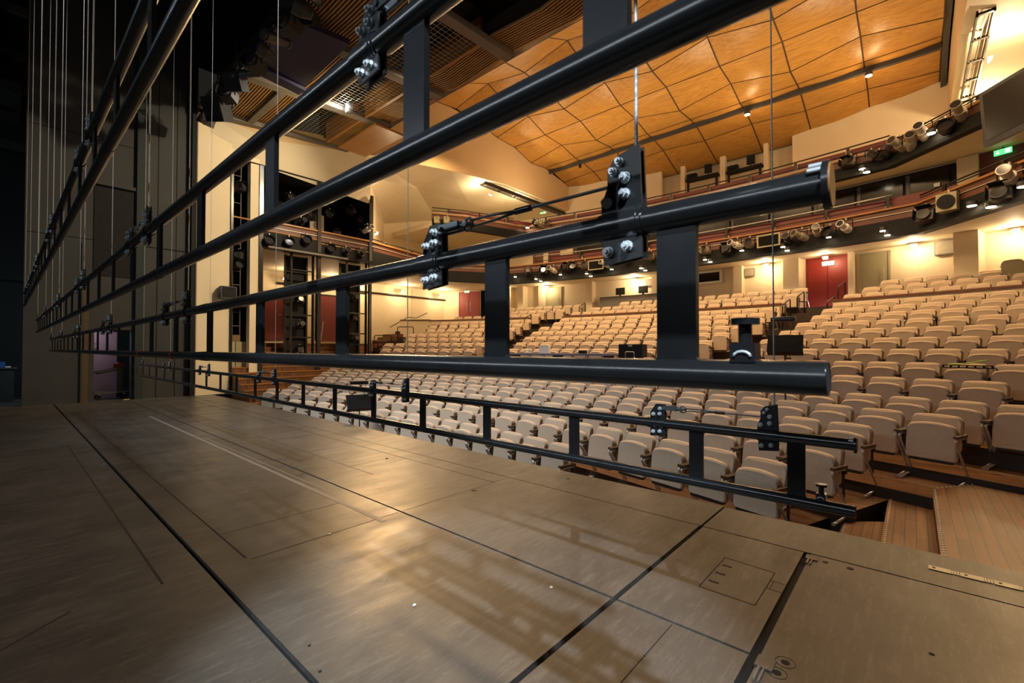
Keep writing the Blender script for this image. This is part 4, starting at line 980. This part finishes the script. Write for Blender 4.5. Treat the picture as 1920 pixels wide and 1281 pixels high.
def downlight(p, label, r=.085, on=True, rz=0, group='small glowing downlights on the balcony fronts'):
    t = thing('downlight', p, label, 'downlight', group, rz)
    b = MB(); b.cyl((0, 0, .0), (0, 0, .12), r, M_DGREY, 14); b.build('housing', t)
    b = MB(); b.cyl((0, 0, -.012), (0, 0, -.002), r * .86, M_LAMP if on else M_LAMPD, 14, r * .86); b.build('lamp', t)
    return t
D1 = [(1655, 433), (1664, 441), (1554, 445), (1468, 463), (1476, 470), (1391, 470), (1322, 487), (1332, 491), (1202, 503), (1210, 507), (1147, 505), (1100, 513), (1108, 518), (1051, 515), (1005, 523), (1014, 527), (966, 519), (866, 517)]
for i, (px, py) in enumerate(D1):
    p = at_r(px, py, 33.66); downlight(p, 'glowing warm downlight on the lower balcony front, %s from the right kink' % ORD[i])
for i, (px, py) in enumerate([(1730, 409), (1822, 386), (1858, 388), (1918, 350)]):
    p = on_arm(px, py, *A1); downlight(p, 'glowing warm downlight on the right arm of the lower balcony, %s from the kink' % ORD[i], .11)
for i, (px, py) in enumerate([(1617, 317), (1625, 323)]):
    p = at_r(px, py, 35.1); downlight(p, 'glowing warm downlight on the upper balcony front, %s of the pair' % ('upper' if i == 0 else 'lower'), .11)
downlight(on_arm(1746, 250, *A2), 'glowing lamp beside the big white lantern on the upper balcony arm', .12)
downlight(at_r(989, 427, 35.1), 'glowing warm downlight at the middle of the upper balcony left part', .1)
for px, py, lab in ((1401, 215, 'bright lamp on the ceiling track, left of two'), (1629, 142, 'bright lamp on the ceiling track, right of two')):
    p = at_y(px, py, 22.0); downlight(p, lab, .12, group='lamps on the ceiling track'); point('track_lamp', (p.x, p.y, p.z - .2), 30, WARM, .1)
# monitors on the balcony front
for px, py, lab in ((1441, 451, 'flat black monitor on the lower balcony front right of centre'), (1117, 497, 'flat black monitor on the lower balcony front left of centre')):
    p = at_r(px, py, 33.6); t = thing('monitor', p, lab, 'monitor', None, -theta(p))
    b = MB(); b.box((0, 0, 0), (.82, .06, .48), M_GREEND); b.build('casing', t); b = MB(); b.box((0, -.032, 0), (.70, .006, .38), M_GLASS); b.build('screen', t); b = MB(); b.box((0, .12, 0), (.1, .2, .1), M_BLACK); b.build('mount', t)
# hanging screen at upper right
tl = at_z(1845, 172, 6.62); dx_, dy_ = .6, -.8
t = thing('hanging_screen', (tl.x + .55, tl.y - .72, 6.05), 'large black flat screen hanging at the upper right edge', 'screen', None, math.atan2(dy_, dx_))
Rm = Matrix.Rotation(math.radians(4), 3, 'X')
b = MB(); b.box((0, 0, 0), (1.85, .10, 1.08), mat('screen_frame', (.02, .022, .03), .4), M=Rm); b.build('casing', t)
b = MB(); b.box(Rm @ Vector((0, -.053, .02)), (1.70, .004, .90), M_GLASS, M=Rm); b.build('screen', t)
b = MB(); b.cyl((0, .12, 0), (0, .12, 4.5), .03, M_DGREY, 8); b.box((0, .09, 0), (.3, .1, .3), M_DGREY); b.build('hanger', t)
# exit signs
def exit_sign(p, rz, w_, label, style):
    t = thing('exit_sign', p, label, 'exit sign', None, rz); h = w_ * .42
    b = MB(); b.box((0, .02, 0), (w_, .05, h), M_EXIT if style else M_WHITE); b.box((0, .02, h * .5 + .03), (.03, .03, .08), M_DGREY); b.build('sign_box', t)
    m2 = M_EXITW if style else M_EXIT; b = MB(); y = -.008; u = h * .1
    bg = MB()
    if not style: bg.box((0, -.006, 0), (w_ * .9, .004, h * .8), M_EXITW); bg.build('lit_face', t)
    b.box((-w_ * .28, y, u), (u * .9, .006, h * .45), m2); b.box((-w_ * .28 - u, y, -u * 1.2), (u * .8, .006, h * .34), m2, M=Matrix.Rotation(-.7, 3, 'Y').inverted()); b.box((-w_ * .28 + u, y, -u * 1.2), (u * .8, .006, h * .34), m2, M=Matrix.Rotation(.7, 3, 'Y').inverted())
    b.box((w_ * .28, y, 0), (w_ * .24, .005, h * .7), m2)
    m3 = M_EXIT if style else M_EXITW
    b.cyl((w_ * .26, y - .003, u * 2), (w_ * .26, y - .006, u * 2), u * .7, m3, 8); b.box((w_ * .28, y - .004, 0), (u * .9, .004, h * .3), m3, M=Matrix.Rotation(.3, 3, 'Y')); b.box((w_ * .33, y - .004, -u * 2.2), (u * .7, .004, h * .28), m3, M=Matrix.Rotation(-.6, 3, 'Y')); b.box((w_ * .24, y - .004, -u * 2.2), (u * .7, .004, h * .28), m3, M=Matrix.Rotation(.5, 3, 'Y'))
    b.build('pictogram', t)
p = at_r(1880, 284, 36.2); exit_sign(p, -theta(p) - .1, .40, 'green lit exit sign with arrow on the maroon wall at upper right', True)
p = at_r(1553, 494, 35.2); exit_sign(p, -theta(p), .42, 'white lit exit sign with green arrow above the right red double door', False)
p = at_r(875, 547, 34.4); exit_sign(p, -theta(p), .30, 'small green exit sign hanging before the far left red door', True)
p = at_r(1018, 398, 38.5); exit_sign(p, -theta(p), .4, 'small green exit sign behind the upper balcony left part', True)
# wall lamps with real light
def wall_lamp(p, rz, power, label, r=.05, off=(0, -.15, -.05), col=WARM2):
    t = thing('wall_lamp', p, label, 'wall lamp', None, rz)
    b = MB(); b.box((0, 0, .05), (.20, .12, .07), M_GREYW); b.build('housing', t)
    b = MB(); b.cyl((-.07, -.02, -.005), (.07, -.02, -.005), .025, M_LAMP, 8); b.build('lamp', t)
    o = Matrix.Rotation(rz, 3, 'Z') @ Vector(off); point('wall_lamp_light', Vector(p) + o, power, col, r)
for px, py, pw, lab in ((1714, 462, 45, 'small lamp below the soffit above the right rear seats'), (1437, 502, 45, 'small lamp below the soffit left of the red double door'), (1190, 527, 60, 'small lamp below the soffit over the rear control desk'), (1026, 540, 45, 'small lamp below the soffit left of the control desk'), (1548, 485, 25, 'small lamp below the soffit over the red double door'), (1905, 425, 55, 'small lamp below the soffit at the right picture edge'), (945, 545, 30, 'small lamp below the soffit behind the left rung')):
    p = at_r(px, py, 35.35); p.z = Z1 - .14; wall_lamp(p, -theta(p), pw, lab)
for y, z, lab in ((12.6, 4.75, 'glowing lamp on the cream left wall, nearest the towers'), (15.2, 4.75, 'glowing lamp on the cream left wall, middle of three'), (18.0, 4.75, 'glowing lamp on the cream left wall, farthest of three')):
    p = Vector((-21.9, y, z)); wall_lamp(p, PI / 2, 62, lab, off=(0, -.3, .0))
p = Vector((-21.6, 8.6, 4.7)); wall_lamp(p, PI / 2, 30, 'lamp behind the first lighting tower lighting the side door lobby', off=(0, -.3, 0))
p = Vector((-21.6, 10.7, 4.7)); wall_lamp(p, PI / 2, 30, 'lamp between the lighting towers lighting the side door lobby', off=(0, -.3, 0))
p = Vector((-17.45, 10.75, 6.5)); wall_lamp(p, PI, 110, 'lamp behind the second tower washing the left wall above the lower balcony', off=(-.6, -.5, .15))
for y, x, z, lab in ((17.6, -17.2, 9.9, 'lamp on the left soffit track, nearer of two'), (20.6, -17.2, 9.9, 'lamp on the left soffit track, farther of two')):
    wall_lamp((x, y, z), PI / 2, 100, lab, off=(-.9, -.2, -.1))
for y, x, z, lab in ((19.0, 1.75, 9.9, 'lamp on the right soffit track, nearer of two'), (23.2, 1.75, 9.9, 'lamp on the right soffit track, farther of two')):
    wall_lamp((x, y, z), -PI / 2, 160, lab, off=(.7, .1, -.1))
for sx, lab in ((-17.0, 'dark caged lighting track under the left soffit'), (1.5, 'dark caged lighting track under the right soffit')):
    t = thing('soffit_track', (sx, 20, 10.2), lab, 'lighting track')
    b = MB(); b.span((-.18, -3.2, 0), (-.14, 4.8, .18), M_RAIL); b.span((.14, -3.2, 0), (.18, 4.8, .18), M_RAIL)
    for k in range(7): b.span((-.18, -3.2 + k * 1.3, .0), (.18, -3.12 + k * 1.3, .06), M_RAIL)
    b.build('frame', t)
    b = MB()
    for k in range(3): b.cyl((-.09 + .09 * k, -3.2, .02), (-.09 + .09 * k, 4.8, .02), .008, M_MESH, 4)
    b.build('cage', t)
t = thing('wall_conduit', (-22.3, 14, 4.6), 'dark conduit running along the top of the cream left wall', 'conduit'); b = MB(); b.cyl((0, -5.5, 0), (0, 6, 0), .05, M_RAIL, 8); b.build('pipe', t)
t = thing('floodlight', tuple(at_z(652, 203, 9.2)), 'bright white floodlight in the wire mesh lighting bridge', 'floodlight')
b = MB(); b.box((0, .05, .03), (.34, .2, .2), M_DGREY, -.4); b.build('housing', t); b = MB(); b.box((.05, -.08, -.03), (.26, .02, .16), M_LAMPW, -.4); b.build('lamp', t)
p = Vector(t.location); spot('bridge_floodlight', p + Vector((.1, -.2, -.1)), p + Vector((1.5, -6, -7)), 260, (1, .93, .8), 110, .8, .1)
# wall speakers
for px, py, s, lab in ((1773, 464, .55, 'square grey wall speaker on the right rear wall'), (1405, 511, .40, 'square grey wall speaker left of the red double door'), (1019, 546, .36, 'square grey wall speaker on the left rear wall'), (1219, 530, .42, 'square grey wall speaker over the rear control desk')):
    p = at_r(px, py, 35.65); t = thing('wall_speaker', p, lab, 'loudspeaker', None, -theta(p)); b = MB(); b.box((0, .03, 0), (s, .14, s * .85), M_GREYB); b.build('cabinet', t); b = MB(); b.box((0, -.045, 0), (s * .9, .01, s * .75), M_GREYW); b.build('grille', t)
p = at_r(1330, 520, 35.68); t = thing('control_window', p, 'dark control room window in a white frame, centre of the rear wall', 'window', None, -theta(p))
b = MB(); b.box((0, 0, 0), (1.15, .08, .62), M_WHITE); b.build('window_frame', t); b = MB(); b.box((0, -.045, 0), (.92, .01, .40), M_GLASS); b.build('pane', t)
# rear control desk with two monitors
p0, p1 = at_r(1125, 556, 35.2), at_r(1262, 545, 35.2); c = (p0 + p1) / 2
t = thing('control_desk', (c.x, c.y, FL[18]), 'long dark control desk behind the centre rear seats', 'desk', None, math.atan2(p1.y - p0.y, p1.x - p0.x)); Ln = (p1 - p0).length
b = MB(); b.span((-Ln / 2, -.05, 0), (Ln / 2, .02, 1.12), M_GREYB); b.build('front', t); b = MB(); b.span((-Ln / 2, -.05, 1.12), (Ln / 2, .35, 1.16), M_DGREY); b.build('desk_top', t)
for px, py, lab in ((1163, 549, 'black monitor on the rear control desk, left one'), (1206, 544, 'black monitor on the rear control desk, right one')):
    q = at_r(px, py, 35.35); t = thing('monitor', (q.x, q.y, FL[18] + 1.16), lab, 'monitor', None, -theta(q)); b = MB(); b.box((0, 0, .27), (.48, .05, .36), M_BLACK); b.build('casing', t); b = MB(); b.box((0, 0, .05), (.08, .06, .1), M_BLACK); b.box((0, 0, .008), (.22, .16, .016), M_BLACK); b.build('foot', t)
# sound desk among the seats
tm = -.03; p = pol(RR[8] - .1, tm, FL[8]); t = thing('sound_desk', p, 'long grey sound desk table standing among the centre seats', 'desk', None, -tm)
b = MB(); b.span((-1.95, -.35, .86), (1.95, .30, .92), mat('desk_grey_violet', (.16, .15, .21), .5)); b.build('table_top', t)
for x in (-1.8, 0, 1.8):
    b = MB(); b.span((x - .03, -.3, 0), (x + .03, .25, .86), M_BLACK); b.build('leg', t)
q = p + Vector((2.55, .05, 0)); q.z = FL[8]
t = thing('flight_case', q, 'black flight case standing upright right of the sound desk', 'case', None, -tm)
b = MB(); b.span((-.36, -.16, .45), (.36, .16, 1.20), M_BLACK); b.build('case_body', t); b = MB(); b.tube(bent([(-.13, -.17, .72), (-.13, -.20, .98), (.13, -.20, .98), (.13, -.17, .72)], .03), .014, M_SILVER, 6); b.build('handle', t); b = MB(); b.span((-.3, -.12, 0), (.3, .12, .45), M_BLACK); b.build('stand', t); b = MB(); b.span((-.06, -.17, 1.13), (.06, -.155, 1.18), M_SILVER); b.build('latch', t)
def ondesk(x, y=0.0, z=.92): return p + Matrix.Rotation(-tm, 3, 'Z') @ Vector((x, y, z))
b = MB(); b.box((0, 0, .12), (.34, .2, .24), M_WHITE, .4); b.box((.02, -.02, .25), (.26, .16, .03), M_WHITE, .4); b.build('white_bag', label='white paper bag on the sound desk among the centre seats', cat='bag', loc=None).location = ondesk(-.55)
for x, lab in ((-1.15, 'crumpled white paper at the left part of the sound desk'), (-1.35, 'small white cup at the left end of the sound desk')):
    b = MB(); b.cyl((0, 0, 0), (0, 0, .12), .05, M_WHITE, 8, .06); b.build('paper_cup', label=lab, cat='cup').location = ondesk(x)
b = MB(); b.box((0, 0, .05), (.22, .15, .1), M_BLACK); b.build('small_mixer', label='small black box on the right part of the sound desk', cat='equipment').location = ondesk(.9)
# music stands
def music_stand(x, y, z0, h, rz, label, lamp=True, wdt=.52):
    t = thing('music_stand', (x, y, z0), label, 'music stand', None, rz)
    b = MB(); b.cyl((0, 0, 0), (0, 0, h - .1), .013, M_BLACKM, 8); b.build('stem', t)
    b = MB()
    for k in range(3): a = k * 2 * PI / 3 + .4; b.tube([(0, 0, .25), (.28 * math.cos(a), .28 * math.sin(a), .01)], .010, M_BLACKM, 6)
    b.build('tripod_base', t)
    b = MB(); Rm = Matrix.Rotation(math.radians(-38), 3, 'X'); b.box((0, 0, h + .05), (wdt, .008, .36), M_BLACKM, M=Rm); b.box((0, .0, h - .12), (wdt, .09, .012), M_BLACKM, M=Rm); b.build('desk', t)
    if lamp:
        b = MB(); b.tube(bent([(-.2, -.04, h + .2), (-.22, -.06, h + .42), (-.1, -.05, h + .46)], .1), .006, M_BLACKM, 6); b.tube(bent([(.08, -.04, h + .2), (.12, -.06, h + .42), (.02, -.05, h + .46)], .1), .006, M_BLACKM, 6); b.cyl((-.2, -.06, h + .46), (.16, -.06, h + .46), .04, M_BLACKM, 10); b.build('lamp', t)
music_stand(-8.75, 5.02, FL[1], 1.02, 1.25, 'black music stand with lamp standing before the front row behind the stage edge')
music_stand(-1.62, 8.75, FL[6] - .0, 1.58, .10, 'black music stand rising among the seats beyond the near clamp knob')
# black bar with lime cord lying on a seat
q = at_r(1813, 690, RR[8] - .12); t = thing('cable_bar', q, 'black perforated bar with a lime cord resting on a seat at right', 'bar', None, -theta(q) + .05)
b = MB(); b.box((0, 0, .0), (.60, .03, .015), M_BLACK); b.box((0, 0, .04), (.60, .03, .012), M_BLACK)
for k in range(7): b.box((-.29 + .097 * k, 0, .02), (.02, .025, .04), M_BLACK)
b.build('bar', t); b = MB(); b.tube(bent([(-.22, -.02, .05), (0, -.03, .07), (.12, -.03, .1), (.26, -.03, .13)], .05), .011, M_LIME, 6); b.tube(bent([(.3, 0, .02), (.36, -.03, -.02), (.34, -.04, -.1)], .05), .009, M_BLACK, 6); b.build('cord', t)
# cable on the right floor platform
pts = [at_z(px, py, -.44 if px < 1690 else -.265) for px, py in ((1585, 940), (1640, 925), (1665, 907))] + [Vector((-.2, 8.0, -.35)), Vector((.2, 8.1, -.262)), Vector((.75, 9.2, -.262)), Vector((1.6, 9.2, -.262))]
b = MB(); b.tube(bent(pts, .3), .010, M_BLACK, 6); b.build('floor_cable', label='thin black cable trailing across the timber platform at right', cat='cable')
# step light
p = at_r(1526, 583, 35.0); b = MB(); b.cyl((0, 0, 0), (0, -.02, 0), .045, M_BLUELED, 12); o = b.build('step_light', label='small bluish white step light at the foot of the red double door', cat='step light'); o.location = p
point('step_light_glow', p + Vector((0, -.15, .1)), 5, (.75, .75, 1.0), .03)

# ================================================================== LEFT LIGHTING TOWERS, SIDE BOX LANTERNS, OVERHEAD LANTERNS
def tower(y0, y1, z0, z1, label, n):
    t = thing('lighting_tower', (XP - .2, (y0 + y1) / 2, z0), label, 'lighting tower'); w_ = (y1 - y0) / 2; h = z1 - z0
    for x in (0, -.55):
        for y in (-w_, w_):
            b = MB(); b.span((x - .035, y - .035, 0), (x + .035, y + .035, h), M_BLACKM); b.build('upright', t)
    k = .5
    while k < h:
        b = MB(); b.span((-.03, -w_, k), (.03, w_, k + .05), M_BLACKM); b.span((-.58, -w_, k), (-.52, w_, k + .05), M_BLACKM); b.build('crossbar', t); k += .85
    b = MB(); b.span((-.66, -w_, 0), (-.62, w_, h), M_BLACK); b.build('backing', t)
    return t
tower(7.18, 8.0, FL[2] + 1.1, Z1, 'black lighting tower on the left steps, first from the stage', 3)
tower(9.4, 10.28, FL[2] + 1.3, Z1, 'black lighting tower on the left steps, second from the stage', 3)
for i, (y, z) in enumerate(((7.6, 1.45), (7.6, 2.4), (7.6, 3.4), (9.85, 1.9), (9.85, 2.8), (9.85, 3.6))):
    put(('fresnel', 'darkprofile')[i % 2], (XP - .4, y, z), PI / 2, '%s inside the %s lighting tower, %s from its bottom' % (KN[('fresnel', 'darkprofile')[i % 2]], 'first' if i < 3 else 'second', ORD[i % 3]), 'lanterns in the lighting towers', .8)
LB = [(505, 453, 'darkpar'), (542, 456, 'darkpar'), (575, 452, 'darkpar'), (620, 468, 'darkpar'), (649, 474, 'darkprofile'), (677, 477, 'darkprofile')]
for i, (px, py, kd) in enumerate(LB):
    p = at_x(px, py, XP + .12); put(kd, p, PI / 2 - .2, '%s on the left side box rail, %s from the stage' % (KN[kd], ORD[i]), 'lanterns on the side box rail')
LBU = [(452, 352, 'fresnel'), (447, 480, 'fresnel'), (447, 498, 'darkpar'), (450, 570, 'fresnel'), (530, 425, 'fresnel'), (565, 418, 'darkprofile'), (585, 405, 'fresnel'), (618, 402, 'darkpar'), (632, 440, 'fresnel'), (660, 395, 'fresnel'), (676, 440, 'darkprofile'), (676, 415, 'darkpar'), (690, 430, 'whiteprofile'), (545, 372, 'darkpar')]
for i, (px, py, kd) in enumerate(LBU):
    p = at_x(px, py, XP - (.25 if px < 470 else .5 if px < 685 else -.1)); put(kd, p, PI / 2 + random.uniform(-.7, .7), '%s inside the left side boxes, %s counting from the stage side' % (KN[kd], ORD[i]), 'lanterns inside the side boxes', .85)
for (z, y0, y1, lab) in ((EYE + 4.22, 6.12, 8.06, 'timber-coloured rail across the left side box next to the stage'), (EYE + 4.1, 8.2, 10.28, 'timber-coloured rail across the left side box away from the stage'), (EYE + 4.5, 5.15, 5.7, 'timber-coloured rail across the narrow lighting slot')):
    b = MB(); b.cyl((0, y0, 0), (0, y1, 0), .03, M_ORANGEW, 8); o = b.build('box_rail', label=lab, cat='rail'); o.location = (XP, 0, z)
for px, lab in ((600, 'dark scaffold pipe under the left side boxes'),):
    b = MB(); b.cyl((0, 6.2, 0), (0, 9.2, 0), .05, M_GREYB, 8); o = b.build('scaffold_pipe', label=lab, cat='pipe'); o.location = (XP + .25, 0, Z1 - .02)
t = thing('slot_ladder', (XP - .45, 5.42, 2.0), 'steel ladder frame standing inside the narrow lighting slot', 'ladder')
b = MB()
for y in (-.12, .12): b.cyl((0, y, 0), (0, y, 6.0), .02, M_GREYB, 6)
for k in range(12): b.cyl((0, -.12, .3 + .48 * k), (0, .12, .3 + .48 * k), .014, M_GREYB, 6)
b.build('frame', t)
p = at_x(427, 549, XP + .2); t = thing('stage_speaker', p, 'black loudspeaker box fixed beside the lighting slot', 'loudspeaker'); b = MB(); b.box((0, 0, 0), (.3, .46, .40), M_DGREY); b.build('cabinet', t); b = MB(); b.box((.155, 0, 0), (.01, .4, .34), M_BLACK); b.build('grille', t); b = MB(); b.box((-.2, .1, 0), (.15, .08, .08), M_BLACK); b.build('wall_mount', t)
# overhead lighting bar crowded with black lanterns, upper left
t = thing('overhead_lighting_bar', (-12.2, 4.0, 8.75), 'black lighting bar crowded with lanterns at the upper left', 'lighting bar')
b = MB(); b.cyl((-3.6, 0, 0), (5.2, 0, 0), .03, M_BLACK, 8); b.cyl((-3.6, .35, .7), (5.2, .35, .7), .03, M_BLACK, 8); b.build('bars', t)
for k in range(6):
    b = MB(); b.cyl((-3.4 + 1.6 * k, 0, 0), (-3.4 + 1.6 * k, .35, .7), .02, M_BLACK, 6); b.cyl((-3.4 + 1.6 * k, .35, .7), (-3.4 + 1.6 * k, .35, 5.4), .015, M_BLACK, 6); b.build('hanger', t)
for i in range(22):
    x = -15.9 + .33 * i; up_ = i % 2
    put(('fresnel', 'darkprofile', 'darkpar')[i % 3], (x, 4.0 + .35 * up_, 8.45 + .7 * up_), random.uniform(-.9, .9) + PI * (i % 3 == 1), '%s on the overhead bar at upper left, %s from its left end' % (KN[('fresnel', 'darkprofile', 'darkpar')[i % 3]], ORD[i]), 'lanterns on the overhead bar')
for px, py, z, s, lab in ((442, 155, 8.3, (.42, .36, .42), 'black loudspeaker hanging under the overhead bar, middle one'), (408, 205, 8.2, (.5, .5, .62), 'black loudspeaker hanging beside the cream wall top'), (562, 22, 9.2, (.7, .5, .6), 'black loudspeaker hanging at the top beside the slatted ceiling')):
    q = at_z(px, py, z); t = thing('hanging_speaker', q, lab, 'loudspeaker', None, .7); Rm = Matrix.Rotation(.45, 3, 'X')
    b = MB(); b.box((0, 0, 0), s, M_BLACK, M=Rm); b.build('cabinet', t); b = MB(); b.box(Rm @ Vector((0, -s[1] / 2 - .005, 0)), (s[0] * .9, .01, s[2] * .85), M_BLACK, M=Rm); b.build('grille', t)
    b = MB(); b.cyl((0, 0, 0), (0, 0, 1.2), .02, M_BLACK, 6); b.build('hanger', t)
